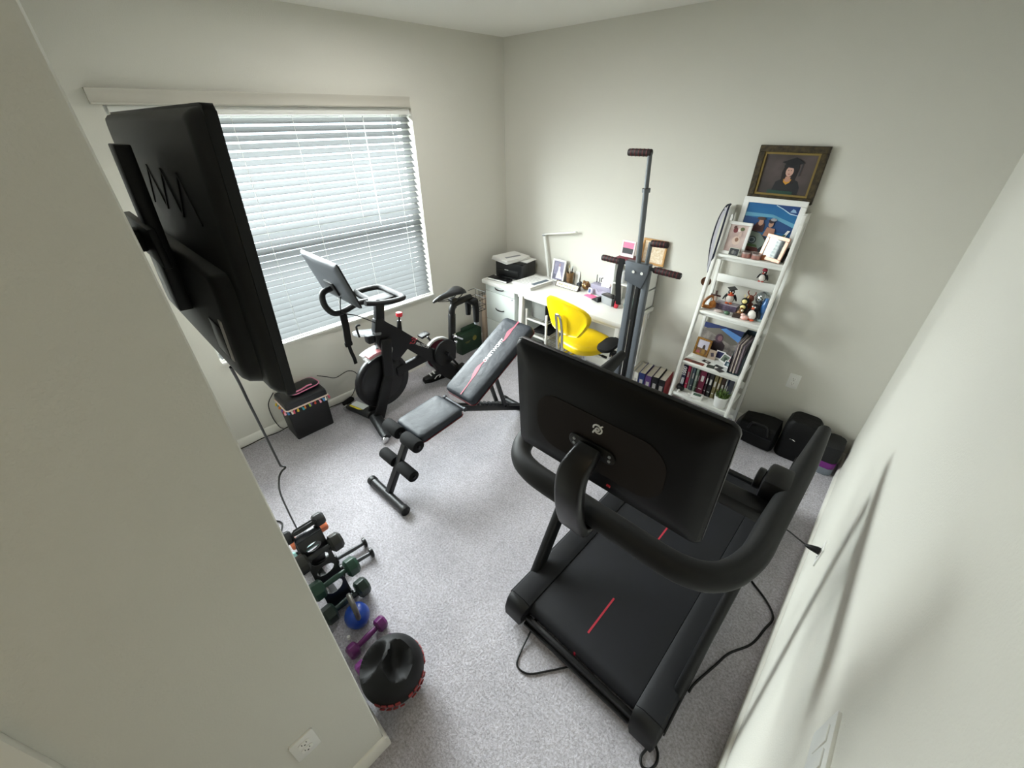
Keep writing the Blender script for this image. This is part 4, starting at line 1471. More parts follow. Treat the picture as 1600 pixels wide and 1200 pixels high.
# graduation portrait hanging above
GOLD = mat('antique_gold', '#4b3f26', .45, .4, bump=(160, .8, .004), mottle=(45, '#1d180f', .9))
por = frame('portrait_frame', 'ornate gold framed graduation portrait on the back wall above the ladder shelf', .378, .315, .036, .030, GOLD, (2.487, -.032, 1.685), (0, 0, 0), mat('studio_brown', '#3b3331', .45, mottle=(5, '#5d5150', .9)),
      [([(.28, .0), (.80, .0), (.80, .22), (.74, .36), (.62, .42), (.46, .42), (.34, .33)], '#1b1c21'),
       ([(.43, .30), (.67, .30), (.70, .62), (.66, .74), (.54, .78), (.44, .72), (.41, .55)], '#1a1214'),
       ([(.47, .40), (.62, .40), (.60, .33), (.54, .27), (.48, .33)], '#c98e2f'),
       ([(.50, .46), (.59, .46), (.60, .36), (.55, .33), (.49, .36)], '#b98a78'),
       (oval(.545, .575, .070, .115), '#c9a091'),
       (oval(.522, .60, .011, .010), '#3a2724'), (oval(.568, .60, .011, .010), '#3a2724'), ([(.52, .525), (.57, .525), (.56, .508), (.53, .508)], '#8c4147'),
       ([(.42, .68), (.70, .64), (.68, .74), (.56, .80), (.44, .76)], '#15161b'),
       ([(.36, .78), (.56, .70), (.78, .78), (.60, .90)], '#101116'),
       ([(.735, .77), (.75, .77), (.735, .48), (.715, .48)], '#2c2d33'),
       ([(.22, .0), (.72, .0), (.70, .12), (.24, .13)], '#1e4238')],
      cat='portrait', inner=(.012, mat('bright_gold', '#8d7846', .35, .5)))

# big white frame with the sea picture
frame('picture_frame', 'large white framed sea photo of two women at the top of the ladder shelf', .372, .365, .034, .014, WFR, (2.482, -.108, SHZ[0]), (radians(-8), 0, 0), mat('sea_blue', '#1f5f96', .35, mottle=(4, '#2f79a8', .6)),
      [([(0, .45), (1, .45), (1, .66), (0, .72)], '#1c4678'), ([(0, .72), (.55, .74), (1, .58), (1, .66), (.55, .80), (0, .80)], '#5f9dbb'),
       ([(.55, 1), (1, 1), (1, .84), (.85, .86), (.7, .94)], '#1a3f78'), ([(.84, .88), (.96, .88), (.93, .93), (.88, .95)], '#8fb0cf'),
       ([(.55, .98), (.70, .92), (.85, .84), (1, .82), (1, .835), (.85, .86), (.7, .935), (.56, .995)], '#b9d3e6'),
       ([(0, 0), (.55, 0), (.8, .22), (.55, .33), (.3, .45), (.1, .40), (0, .36)], '#20242a'),
       ([(0, 0), (.42, 0), (.60, .22), (.42, .40), (.25, .42), (.06, .22)], '#76837c'),
       (oval(.30, .24, .09, .085), '#2a343c'), (oval(.30, .24, .065, .06), '#8d9aa0'), (oval(.30, .24, .045, .04), '#3c4953'),
       ([(.0, .0), (.5, .0), (.46, .09), (.05, .10)], '#55231d'), ([(.1, .10), (.45, .10), (.42, .15), (.13, .16)], '#3f5a33'),
       ([(.20, .44), (.46, .42), (.45, .60), (.30, .62)], '#4a2b2c'), (oval(.37, .62, .050, .07), '#b58a74'), (oval(.36, .70, .085, .035), '#4f3a33'),
       ([(.48, .36), (.70, .34), (.68, .52), (.52, .54)], '#a67a66'), (oval(.575, .61, .048, .07), '#b08872'), (oval(.57, .67, .055, .05), '#33262a'), (oval(.60, .70, .06, .03), '#9a9aa0'),
       ([(.80, .26), (.88, .30), (.97, .52), (.92, .52)], '#e6e8e6'), ([(.84, .36), (.90, .38), (.92, .44), (.87, .43)], '#2d5a40'), ([(.70, .20), (.95, .20), (.90, .30), (.78, .28)], '#5c2329')])
frame('picture_frame', 'white framed pink baby photo at the corner of the top ladder tier', .155, .212, .020, .014, WFR, (2.332, -.150, SHZ[0]), (radians(-9), 0, 0), mat('baby_pink', '#b9a09a', .45, mottle=(12, '#d6c4bd', .8)),
      [(oval(.52, .42, .22, .16), '#d8c2b4'), (oval(.55, .46, .10, .08), '#8a6452'), (oval(.35, .80, .13, .10), '#7d3b3f'), (oval(.55, .82, .09, .07), '#e6d8cf'), (oval(.70, .86, .12, .07), '#5b6340'), (oval(.30, .90, .09, .06), '#5e3a34'), ([(.55, .55), (.75, .60), (.72, .75), (.62, .72)], '#cbb3a8')])
frame('picture_frame', 'tiny dark photo in a pale mount before the pink baby photo', .070, .052, .005, .004, mat('pale_mount', '#cfd2c6', .5), (2.352, -.170, SHZ[0]), (radians(-12), 0, -.1), mat('dark_photo', '#1d1f22', .4),
      [(oval(.40, .45, .16, .30), '#6b6a66'), (oval(.65, .40, .14, .28), '#4a4d52')])
mir = frame('mirror_frame', 'rose gold framed mirror tile reflecting the blinds on the top ladder tier', .150, .158, .022, .012, mat('rose_gold', '#d9b09a', .3, .3), (2.568, -.150, SHZ[0]), (radians(-10), radians(3), -.30), mat('mirror_face', '#e6eaec', .05, 1.0), [], cat='mirror')
tin = thing('candle_tin', 'rose gold candle tin with silver lid, first of the pair from the baby photo', 'candle tin', (2.428, -.138, SHZ[0]))
part('tin', MB().lathe([(.028, 0), (.030, .003), (.030, .026), (.028, .028)], seg=28), tin, mat('tin_rose', '#c08f86', .28, .6))
part('lid', MB().lathe([(.0305, .027), (.0305, .036), (.028, .038), (.001, .038)], seg=28), tin, mat('tin_lid', '#b9a7a3', .3, .6))
dup(tin, (2.493, -.142, SHZ[0]), 0, 'rose gold candle tin with silver lid, second of the pair, before the mirror')
t3 = thing('copper_jar', 'small amber copper jar tucked between the candle tins and the mirror', 'jar', (2.530, -.118, SHZ[0]))
part('jar', MB().lathe([(.024, 0), (.027, .004), (.027, .030), (.022, .034), (.001, .034)], seg=24), t3, mat('amber', '#9a5a34', .25))
single('black_stand', 'narrow black upright piece squeezed beside the mirror', 'stand', MB().box((0, 0, .045), (.018, .05, .09), (0, radians(10), 0), .003), BLKS, (2.652, -.100, SHZ[0] + .003))

# medal on a ribbon over the rail top
md = thing('medal', 'bronze medal on a navy and white ribbon hung from the ladder shelf rail', 'medal', (2.215, -.165, 1.15))
NAVY = mat('ribbon_navy', '#12162e', .6)
m = MB().use(NAVY)
m.ribbon([(2.240, -.125, 1.662), (2.222, -.150, 1.645), (2.200, -.168, 1.56), (2.194, -.178, 1.42), (2.210, -.182, 1.28), (2.224, -.182, 1.205)], .012, .0015, (.95, .32, 0), 6)
m.ribbon([(2.240, -.125, 1.662), (2.244, -.165, 1.640), (2.242, -.176, 1.54), (2.236, -.180, 1.40), (2.230, -.184, 1.29), (2.226, -.184, 1.205)], .012, .0015, (.95, .32, 0), 6)
m.use(mat('ribbon_white', '#dcdce6', .6))
m.ribbon([(2.228, -.150, 1.640), (2.212, -.166, 1.56), (2.207, -.176, 1.42), (2.217, -.180, 1.28), (2.225, -.182, 1.21)], .020, .0012, (.95, .32, 0), 6)
part('ribbon', m, md, world=True)
m = MB()
m.lathe([(.001, -.003), (.033, -.003), (.035, 0), (.033, .003), (.026, .003), (.025, .0015), (.001, .0015)], (2.228, -.186, 1.140), 28, mtx=rotm((radians(90), 0, .3)))
m.cyl((2.228, -.186, 1.172), (2.226, -.185, 1.200), .005, seg=8)
part('disc', m, md, mat('bronze', '#4f2f22', .4, .5, mottle=(60, '#7d5637', .7)), world=True)

# tier two: figurines
Z2 = SHZ[1]
def penguin(name, label, loc, rotz, s, belly, beakc, hat=None):
    t = thing(name, label, 'penguin figurine', (loc[0], loc[1], loc[2] + .0025), rotz)
    PK = mat('penguin_black', '#0d0d10', .4)
    PW = mat('penguin_white', belly, .5)
    m = MB()
    m.ell((0, .004 * s, .040 * s), (.036 * s, .032 * s, .041 * s), 18, 12)
    b = part('body', m, t, PK)
    part('belly', MB().ell((0, -.008 * s, .038 * s), (.031 * s, .026 * s, .036 * s), 18, 12), b, PW)
    part('head', MB().ell((0, 0, .092 * s), (.024 * s, .023 * s, .024 * s), 16, 10), t, PK)
    part('beak', MB().lathe([(.010 * s, 0), (.006 * s, .010 * s), (.001, .022 * s)], (0, -.020 * s, .088 * s), 12, mtx=rotm((radians(95), 0, 0))), t, mat('beak_' + beakc[1:], beakc, .4))
    for q in (-1, 1):
        part('flipper', MB().ell((q * .041 * s, .0, .048 * s), (.007 * s, .014 * s, .030 * s), 12, 8, (0, q * radians(-22), 0)), t, PK)
        part('foot', MB().ell((q * .015 * s, -.020 * s, .005 * s), (.013 * s, .018 * s, .006 * s), 12, 6), t, mat('beak_' + beakc[1:], beakc, .4))
        e = MB().use(PW).ell((q * .010 * s, -.019 * s, .098 * s), (.006 * s, .004 * s, .006 * s), 10, 6)
        part('eye', e, t)
    if hat == 'cap':
        m = MB()
        m.box((0, .0, .121 * s), (.056 * s, .056 * s, .004 * s), (radians(8), radians(-8), .5)).cyl((0, 0, .104 * s), (0, 0, .120 * s), .020 * s, seg=14)
        part('cap', m, t, PK)
        part('scarf', MB().ell((0, -.010 * s, .072 * s), (.025 * s, .022 * s, .010 * s), 14, 6), t, mat('scarf_red', '#c9503a', .6))
    if hat == 'red':
        m = MB()
        m.ell((0, .004 * s, .112 * s), (.024 * s, .023 * s, .020 * s), 14, 8)
        part('hat', m, t, mat('hat_red', '#a83244', .7))
    return t
bxg = thing('trinket_box', 'long glass and lilac trinket box under the capped penguin on tier two', 'trinket box', (2.395, -.110, Z2))
part('box', MB().box((0, 0, .022), (.150, .062, .044), None, .003), bxg, mat('trinket_lilac', '#77697f', .2, mottle=(30, '#3f3648', .8)))
part('lid', MB().box((0, 0, .0475), (.154, .066, .007), None, .002), bxg, mat('trinket_lid', '#a79fa9', .15))
penguin('penguin_figurine', 'white bellied penguin figurine in a graduation cap and red scarf', (2.398, -.108, Z2 + .051), .25, .90, '#e3ded6', '#d9622f', 'cap')
penguin('penguin_figurine', 'black glossy penguin figurine with big red orange beak beside the blue bottle', (2.596, -.182, Z2), -.35, 1.0, '#e9e6e2', '#e2643f')
penguin('penguin_figurine', 'penguin figurine in a red winter hat perched on the brace under the top tier', (2.548, -.034, SHZ[0] - .172), -.1, .70, '#e4e0da', '#c24a40', 'red')
m = MB()
m.box((0, 0, .055), (.011, .009, .110), None, .001).box((0, 0, .074), (.072, .009, .011), None, .001)
crs = thing('wooden_cross', 'dark wooden cross standing at the back of tier two near the amber arch', 'cross', (2.288, -.075, Z2))
part('cross', m, crs, mat('dark_walnut', '#3b1d17', .5))
part('foot', MB().box((0, 0, .004), (.034, .026, .008), None, .001), crs, mat('dark_walnut', '#3b1d17', .5))
am = thing('amber_arch', 'amber carved arch ornament at the outer end of tier two', 'ornament', (2.288, -.172, Z2))
AMB = mat('amber_wood', '#b06f22', .35, mottle=(25, '#7a4414', .8))
m = MB()
m.tube([(-.044, 0, .008), (-.040, .004, .045), (-.010, .006, .088), (.012, .004, .090), (.030, 0, .060)], [.010, .011, .010, .009, .007], 10, smooth=5)
m.tube([(-.046, -.006, .012), (-.02, -.014, .014), (.02, -.012, .018), (.046, 0, .030)], [.012, .013, .013, .008], 10, smooth=5)
m.ell((.022, 0, .040), (.026, .018, .026), 14, 8)
part('carving', m, am, AMB)
part('glass_drop', MB().ell((.026, .006, .078), (.013, .012, .024), 14, 8), am, mat('pale_glass', '#cdb9ac', .12))
m = MB().ell((0, 0, .011), (.034, .020, .011), 18, 8)
single('pink_stone', 'flat dusty pink stone dish on the tier two edge', 'stone', m, mat('dusty_pink', '#b3a39d', .4), (2.372, -.200, Z2))
single('green_stone', 'polished green stone on the tier two edge beside the pink dish', 'stone', MB().ell((0, 0, .014), (.022, .016, .015), 14, 8), mat('malachite', '#4c6a50', .25, mottle=(40, '#2d4433', .8)), (2.432, -.205, Z2))
single('dark_box', 'little dark brown box on the tier two edge', 'box', MB().box((0, 0, .014), (.050, .034, .028), (0, 0, .2), .003), mat('dark_brown', '#3a2c26', .4), (2.497, -.205, Z2))
bee = thing('bee_figurine', 'black figurine with a pale yellow face and belly in the middle of tier two', 'figurine', (2.508, -.124, Z2))
part('body', MB().ell((0, 0, .045), (.028, .024, .038), 16, 10).ell((0, 0, .100), (.026, .024, .026), 16, 10), bee, mat('penguin_black', '#0d0d10', .4))
PY = mat('pale_yellow', '#f4e39a', .4)
part('face', MB().ell((0, -.018, .102), (.017, .010, .015), 12, 8), bee, PY)
part('belly', MB().ell((0, -.016, .058), (.019, .012, .016), 12, 8).ell((0, -.016, .036), (.016, .011, .012), 12, 8), bee, PY)
part('antenna', MB().tube([(-.008, 0, .12), (-.014, -.002, .145)], .003, 6).tube([(.008, 0, .12), (.014, -.002, .145)], .003, 6), bee, PY)
gd = thing('gold_figurine', 'small golden brown seated figurine before the black one', 'figurine', (2.505, -.165, Z2))
part('body', MB().ell((0, 0, .022), (.022, .018, .022), 14, 8).ell((.004, -.004, .052), (.014, .013, .014), 12, 8).ell((-.018, -.008, .014), (.016, .012, .010), 10, 6), gd, mat('gold_brown', '#8f6434', .4, mottle=(40, '#5a3b1c', .8)))
part('pearl', MB().ell((.014, -.014, .048), .008, 12, 8), gd, mat('pearl', '#efe2cd', .2))
rd_ = thing('reindeer_figurine', 'reddish brown reindeer figurine at the back of tier two', 'figurine', (2.535, -.072, Z2))
RB = mat('reindeer_brown', '#7b3e2a', .6)
part('body', MB().ell((0, 0, .055), (.022, .030, .026), 14, 8).ell((-.008, -.022, .115), (.026, .022, .026), 14, 8).tube([(0, -.01, .06), (-.006, -.02, .10)], .012, 8), rd_, RB)
for a, b in ((-.012, -.015), (.012, -.015), (-.012, .015), (.012, .015)):
    part('leg', MB().cyl((a, b, 0), (a * .8, b, .05), .006, seg=8), rd_, RB)
part('antler', MB().tube([(-.02, -.02, .135), (-.034, -.02, .155), (-.03, -.022, .17)], .004, 6).tube([(.004, -.02, .135), (.018, -.02, .152), (.016, -.022, .168)], .004, 6), rd_, RB)
gb = thing('silver_globe', 'silver mirrored globe ornament at the wall end of tier two', 'globe', (2.606, -.090, Z2))
part('globe', MB().ell((0, 0, .135), .050, 24, 16), gb, mat('mirror_silver', '#9da4a6', .1, .9))
part('stand', MB().lathe([(.030, 0), (.028, .006), (.008, .014), (.007, .07), (.018, .09), (.001, .088)], seg=18), gb, mat('stand_dark', '#33383a', .3, .5))
bb = thing('blue_bottle', 'tall blue glass bottle figure at the end of tier two', 'bottle', (2.645, -.160, Z2 + .0005))
BLU = mat('blue_glass', '#3f6ea8', .1, coat=.5)
part('bottle', MB().lathe([(.018, 0), (.022, .01), (.020, .06), (.024, .10), (.014, .135), (.009, .15), (.011, .165), (.001, .166)], seg=18), bb, BLU)
part('base', MB().lathe([(.022, 0), (.024, .004), (.022, .018), (.0, .018)], seg=18), bb, mat('pale_aqua', '#b5cdd0', .15))
m = MB().ell((0, 0, .016), (.026, .020, .016), 14, 8).ell((-.012, -.004, .034), (.014, .012, .011), 12, 8)
single('shell', 'white and coral pink shell at the front of tier two', 'shell', m, mat('shell_pink', '#e9c9c2', .35, mottle=(30, '#f2a08f', .8)), (2.552, -.212, Z2))

# tier three: photos and magazines
Z3 = SHZ[2]
m = MB().use(mat('photo_rock', '#5c5653', .45, mottle=(18, '#a39c94', .8)))
pt_ = TR((0, 0, .125))
m.box((0, 0, 0), (.295, .004, .250), None, 0, 1, pt_)
pm = pt_ @ TR((0, -.002, 0))
for i, (poly, col) in enumerate(((( (0, .84), (1, .72), (1, 1), (0, 1)), '#1d2c5c'), (((.42, .90), (.98, .62), (.98, .82), (.55, .96)), '#5f93d6'), (((.0, .80), (.40, .92), (.98, .60), (.80, .50), (.3, .70)), '#6b665e'), (((.25, .10), (.66, .10), (.66, .45), (.52, .58), (.34, .50)), '#2b1d26'))):
    shape(m, poly, col, i + 1, .295, .25, pm)
shape(m, oval(.47, .62, .10, .14), '#4a3542', 6, .295, .25, pm)
shape(m, oval(.49, .62, .06, .085), '#7d5a62', 7, .295, .25, pm)
single('photo_print', 'large unframed mountain photo with blue sky leaning at the back of tier three', 'photo', m, None, (2.412, -.125, Z3 + .0015), (radians(-14), 0, 0))
frame('picture_frame', 'small gold framed photo standing on the ladder tier below the figurines', .118, .140, .016, .012, mat('gold_bamboo', '#a97b35', .35, .3, mottle=(60, '#5e3d1c', .8)), (2.318, -.175, Z3), (radians(-12), 0, -.05), mat('photo_pale', '#b9b4c2', .5),
      [([(0, 0), (1, 0), (1, .35), (0, .42)], '#6b5038'), (oval(.62, .48, .12, .22), '#3a2c26'), ([(.5, 0), (.85, 0), (.8, .35), (.55, .36)], '#8c6a32'), ([(.05, 0), (.4, 0), (.36, .2), (.1, .22)], '#9a4f52')])
def snap(label, w_, h_, loc, rot, col, border=True, col2=None):
    b = MB().use(mat('snap_white', '#eceae8', .5) if border else mat('snap_' + col[1:], col, .5))
    b.box((0, 0, 0), (w_, h_, .0016))
    if border:
        b.use(mat('snap_' + col[1:], col, .45)).box((0, .003, .0011), (w_ * .80, h_ * .70, .0008))
    if col2:
        b.use(mat('snap_' + col2[1:], col2, .45)).box((w_ * .08, 0, .0016), (w_ * .35, h_ * .42, .0008), (0, 0, .3))
    return single('snapshot', label, 'snapshot', b, None, loc, rot)
UP = radians(78)
snap('beige snapshot propped up beside the small gold frame', .062, .075, (2.402, -.165, Z3 + .037), (UP, 0, .05), '#b7a493', False, '#4a4350')
snap('dark blue snapshot propped up in the middle of tier three', .070, .072, (2.458, -.140, Z3 + .0385), (UP, 0, -.05), '#23285a')
snap('white bordered green snapshot tilted against the mountain photo', .058, .074, (2.505, -.168, Z3 + .038), (UP, radians(18), 0), '#6f7d70', True, '#3c473f')
snap('rosy pink snapshot propped up near the magazine holder', .050, .060, (2.545, -.140, Z3 + .030), (UP, 0, 0), '#d9829b', False)
snap('white bordered teal snapshot standing low by the magazine holder', .050, .050, (2.545, -.215, Z3 + .024), (radians(70), radians(6), 0), '#2e4652', True, '#a8b4b8')
FL = Z3 + .0009
snap('long reddish print lying along the outer edge of tier three', .150, .040, (2.330, -.302, FL), (0, 0, .02), '#7a3a2c', False, '#1d1817')
snap('small black print lying flat below the gold frame', .060, .036, (2.398, -.236, FL), (0, 0, -.2), '#17181a', False, '#c9c4bd')
snap('black print lying flat beside the teal snapshot', .064, .030, (2.500, -.248, FL), (0, 0, -.25), '#1c1c1e', False, '#53524f')
snap('dark green print lying flat near the tier three edge', .056, .050, (2.452, -.288, FL), (0, 0, .15), '#31382f', False)
snap('grey print lying flat by the foot of the magazine holder', .062, .046, (2.520, -.298, FL), (0, 0, -.5), '#4c4744', False, '#2f2d2d')
mh = thing('magazine_holder', 'dark teal magazine holder with a slanted cut full of magazines', 'magazine holder', (2.612, -.175, Z3))
m = MB()
for x in (-.040, .040):
    m.prism([(-.118, 0), (.118, 0), (.118, .27), (.02, .27), (-.118, .13)], .003, TR((x - .0015, 0, 0)) @ Matrix(((0, 0, 1, 0), (1, 0, 0, 0), (0, 1, 0, 0), (0, 0, 0, 1))))
m.box((0, .1165, .135), (.080, .003, .27)).box((0, 0, .002), (.08, .236, .003))
part('case', m, mh, mat('holder_teal', '#2b3e44', .5))
MAGC = ('#7c7278', '#a69b94', '#5b4f58', '#b7aaa0', '#6f6a70', '#8b7d86', '#49434a')
for k, c in enumerate(MAGC):
    single('magazine', 'thin magazine filed upright in the teal magazine holder', 'magazine', MB().box((0, 0, .120), (.0075, .205, .235 - .006 * (k % 3))), mat('mag_' + c[1:], c, .5), (2.612 - .030 + .010 * k, -.178 - .006 * (k % 2), Z3 + .004), None, 'magazines filed in the teal holder')

# tier four: books, plant, cards
Z4 = SHZ[3]
g4 = 'books standing on the lowest ladder tier'
x = 2.254
for i, (lab, c, wd, hh, dd) in enumerate((
        ('navy book with big white numerals on its spine on the lowest ladder tier', '#15183a', .034, .245, .19),
        ('bright pink spined book beside the navy book', '#c8385f', .026, .215, .16),
        ('white slim book between the pink and slate books', '#cfd2d4', .012, .215, .16),
        ('slate blue book on the lowest ladder tier', '#4c5a66', .026, .225, .18),
        ('grey green book beside the slate blue book', '#7f9184', .024, .205, .17),
        ('thin brown book beside the maroon volume', '#4b3a30', .010, .215, .17),
        ('wide maroon volume in the middle of the lowest ladder tier', '#611631', .050, .235, .19),
        ('dark plum book beside the maroon volume', '#2e1420', .020, .225, .18),
        ('black book with white lettering on the lowest ladder tier', '#121114', .034, .225, .18),
        ('olive book above the potted plant', '#6f6643', .030, .215, .17),
        ('tan book above the potted plant', '#8a7752', .022, .205, .16),
        ('dark brown book above the potted plant', '#34231a', .030, .200, .16),
        ('white book at the rail end of the lowest ladder tier', '#d6d6d8', .012, .205, .17),
        ('thin navy book at the rail end of the lowest ladder tier', '#1c2746', .012, .210, .17))):
    def sp(b, w_, d_, h_, i=i):
        if i == 0:
            b.use(mat('white_print', '#f0f0f0', .5)).text('1000', .042, TR((0, -d_ / 2 - .0008, h_ * .62), (radians(90), radians(-90), 0)), .0004)
            for k in range(3):
                b.box((-.008 + .008 * k, -d_ / 2 - .0004, h_ * .25), (.004, .0008, .06))
        else:
            b.use(mat('spine_print', '#b9b6b3', .5)).box((0, -d_ / 2 - .0004, h_ * .60), (w_ * .4, .0008, .05))
            b.box((0, -d_ / 2 - .0004, h_ * .2), (w_ * .5, .0008, .008))
    book(lab, wd, dd, hh, (x + wd / 2, -.258 + (.19 - dd) * .25 + dd / 2 - .02, Z4), 0, mat('book_' + c[1:], c, .45), g4, PG, spine=sp)
    x += wd + .0012
pp = thing('potted_plant', 'small green potted plant in a white ribbed pot on the lowest ladder tier', 'potted plant', (2.604, -.335, Z4))
part('pot', MB().lathe([(.040, 0), (.043, .004), (.052, .088), (.054, .09), (.054, .095), (.048, .095), (.045, .078), (.001, .076)], seg=32), pp, mat('pot_white', '#e6e6e4', .5))
m = MB()
for k in range(150):
    a, r_ = random.uniform(0, 2 * pi), random.uniform(0, .042)
    h = random.uniform(.03, .062)
    a2 = random.uniform(0, 2 * pi)
    p = Vector((r_ * cos(a), r_ * sin(a), .076))
    q = p + Vector((.014 * cos(a2), .014 * sin(a2), h * .8))
    e = q + Vector((.010 * cos(a2), .010 * sin(a2), h * .1))
    m.use(mat('leaf_green', '#5f7a35', .6) if k % 3 else mat('leaf_dark', '#34481f', .6))
    m.ribbon([p, (p + q) / 2 + Vector((0, 0, .006)), q, e], [.003, .006, .006, .002], .0008, (-sin(a2), cos(a2), 0))
part('foliage', m, pp)
cd = MB().use(PAPER).box((0, 0, .012), (.085, .060, .024), None, .001).use(mat('card_green', '#5f7f6a', .5, mottle=(40, '#243229', .9))).box((0, 0, .0245), (.058, .036, .001))
single('card_box', 'white card box with a small green picture lying before the books', 'box', cd, None, (2.430, -.340, Z4), .15)
single('white_tray', 'low white tray holding odds and ends on the lowest ladder tier edge', 'tray', MB().box((0, 0, .004), (.13, .05, .008), None, .002).box((-.055, 0, .014), (.012, .05, .02)).box((.03, .006, .014), (.03, .02, .016), (0, 0, .3), .002), mat('tray_pale', '#d5d3cf', .5), (2.345, -.362, Z4 + .0005), -.05)
m = MB().ell((0, 0, .026), (.034, .024, .026), 16, 10).ell((-.012, -.004, .048), (.016, .014, .014), 12, 8)
single('black_figurine', 'rounded black figurine at the foot of the navy book', 'figurine', m, BLKS, (2.287, -.335, Z4 + .001))

# ------------------------------------------------------------------ television on its wall arm
TVX, TVY, TVZ = 1.655, -3.02, 1.868
tv = thing('television', 'large black flat television seen from behind, held out from the wall', 'television', (TVX, TVY, TVZ))
qv = Matrix.Rotation(-.055, 4, 'X')
TVB = mat('tv_back', '#0f0f10', .5, spec=.4, bump=(300, .12, .0006))
m = MB()
m.prism(rrect(1.10, .630, .012), .022, qv @ TR((0, .011, 0), (radians(90), 0, 0)), bev=.004)
pan = part('panel', m, tv, mat('tv_bezel', '#060606', .5, spec=.3))
part('display_glass', MB().prism(rrect(1.084, .612, .008), .001, qv @ TR((0, .0125, 0), (radians(90), 0, 0))), pan, BLKG)
m = MB()
rg = []
for f, y in ((1, -.010), (.985, -.024), (.955, -.034), (.93, -.036)):
    rg.append([qv @ Vector((x, y, z)) for x, z in rrect(1.09 * f, .62 * f, .02)])
m.loft(rg)
part('back_shell', m, tv, TVB)
m = MB()
rg = []
for f, y in ((1, -.034), (.97, -.060), (.93, -.070), (.90, -.072)):
    rg.append([qv @ Vector((x * f, y, z * f - .155)) for x, z in rrect(.95, .29, .04)])
m.loft(rg)
hsg = part('lower_housing', m, tv, TVB)
m = MB()
for x0, x1 in [(-.13 + .085 * k_, -.045 + .085 * k_) for k_ in range(6)]:
    up = int(round((x0 + .13) / .085)) % 2
    a = qv @ Vector((x0, -.0365, .185 if up else .085))
    b = qv @ Vector((x1, -.0365, .085 if up else .185))
    m.bar(a, b, .007, .005, (0, 1, 0))
part('back_emblem', m, tv, mat('emblem_dark', '#060606', .6), label='dark zigzag emblem')
m = MB()
m.box(qv @ Vector((.400, -.073, -.185)), (.024, .003, .11), (-.055, 0, 0))
part('rating_label', m, hsg, mat('label_grey', '#b9b7b0', .6), label='pale grey label strip')
m = MB()
m.box(qv @ Vector((.33, -.0735, -.20)), (.10, .002, .09), (-.055, 0, 0), .002)
part('port_recess', m, hsg, BLK)
mt_ = thing('tv_wall_mount', 'black articulated wall mount arm holding the television', 'wall mount', (TVX, YF, 1.90))
dy = TVY - YF
part('bracket', MB().box((.055, dy - .088, .0), (.085, .034, .42), (-.055, 0, 0), .003), mt_, BLK)
part('cross_plate', MB().box((0, dy - .105, -.02), (.36, .018, .10), None, .003), mt_, BLK)
part('arm', MB().bar((0, dy - .112, -.02), (.0, .02, -.02), .05, .06, (0, 0, 1), .006), mt_, BLK)
part('wall_plate', MB().box((0, .009, -.02), (.22, .018, .24), None, .003), mt_, BLK)

cord('power_cord', 'long black power cord dropping from the television to the carpet', [(1.80, -3.085, 1.50), (1.72, -3.07, 1.393), (1.66, -3.06, 1.276), (1.55, -3.04, 1.073), (1.44, -3.018, .80), (1.42, -3.013, .765), (1.435, -3.00, .755), (1.425, -3.02, .735), (1.41, -3.04, .691), (1.35, -3.053, .558), (1.24, -3.043, .319), (1.14, -3.028, .04), (1.12, -3.03, .008), (1.10, -3.075, .006), (1.05, -3.10, .006), (.98, -3.07, .006), (.93, -3.09, .006), (.90, -3.14, .006)], .0048, parent=tv)

# ------------------------------------------------------------------ cube ottoman with tassels, pouch, cords by the window
ot = thing('storage_ottoman', 'black cube storage ottoman with a colourful tassel trim by the window wall', 'ottoman', (.128, -2.505, 0))
OTB = mat('ottoman_black', '#111113', .45, bump=(40, .1, .003))
m = MB()
m.loft([[Vector((x, y, z)) for x, y in rrect(.205 + d_, .300 + d_, .014)] for z, d_ in ((.0, 0), (.30, .012))])
part('body', m, ot, OTB)
m = MB()
rg = []
for f, z in ((1, .290), (1.0, .330), (.975, .346), (.90, .352)):
    rg.append([Vector((x, y, z)) for x, y in rrect(.245 * f, .325 * f, .022)])
m.loft(rg)
part('lid', m, ot, mat('ottoman_lid', '#1a1b1e', .35, bump=(30, .15, .004)))
m = MB().use(mat('trim_cream', '#e6cfc3', .7))
per = [(-.118, -.164, .298), (.105, -.166, .295), (.124, -.150, .295), (.127, .150, .298), (.122, .164, .298)]
m.tube(per, .0065, 8)
TC = ('#e05a73', '#e8c840', '#3fa7b5', '#f08a3c', '#b7d24a', '#7d5aa8', '#d94b3a', '#f2a7c0', '#4a8fd0', '#f4efe2')
i = 0
L_ = [Vector(p) for p in per]
for a, b in zip(L_, L_[1:]):
    n = max(1, int((b - a).length / .026))
    for k in range(n):
        p = a.lerp(b, (k + .5) / n)
        m.use(mat('tassel_' + TC[i % 10][1:], TC[i % 10], .7))
        q = Vector((random.uniform(-.006, .006), random.uniform(-.008, .008), 0))
        m.tube([p, p + Vector((0, 0, -.012)), p + q + Vector((0, 0, -.016)), p + q * 1.5 + Vector((0, 0, -.036))], [.002, .003, .006, .009], 7)
        i += 1
part('tassel_trim', m, ot)
pc_ = thing('pouch', 'flat black zip pouch with hot pink piping on the ottoman lid', 'pouch', (.105, -2.47, .353), .12)
m = MB()
rg = []
for f, z in ((.92, .0), (1, .008), (1, .020), (.9, .030), (.6, .034)):
    rg.append([Vector((x, y, z)) for x, y in rrect(.155 * f, .235 * f, .045)])
m.loft(rg)
part('body', m, pc_, mat('pouch_black', '#0e0e12', .3))
m = MB()
m.tube([Vector((x, y, .020)) for x, y in rrect(.158, .238, .046)], .0045, 8, closed=True)
m.tube([(.06, -.10, .034), (.068, -.04, .036), (.060, .02, .038), (.066, .05, .036)], .006, 8, smooth=5)
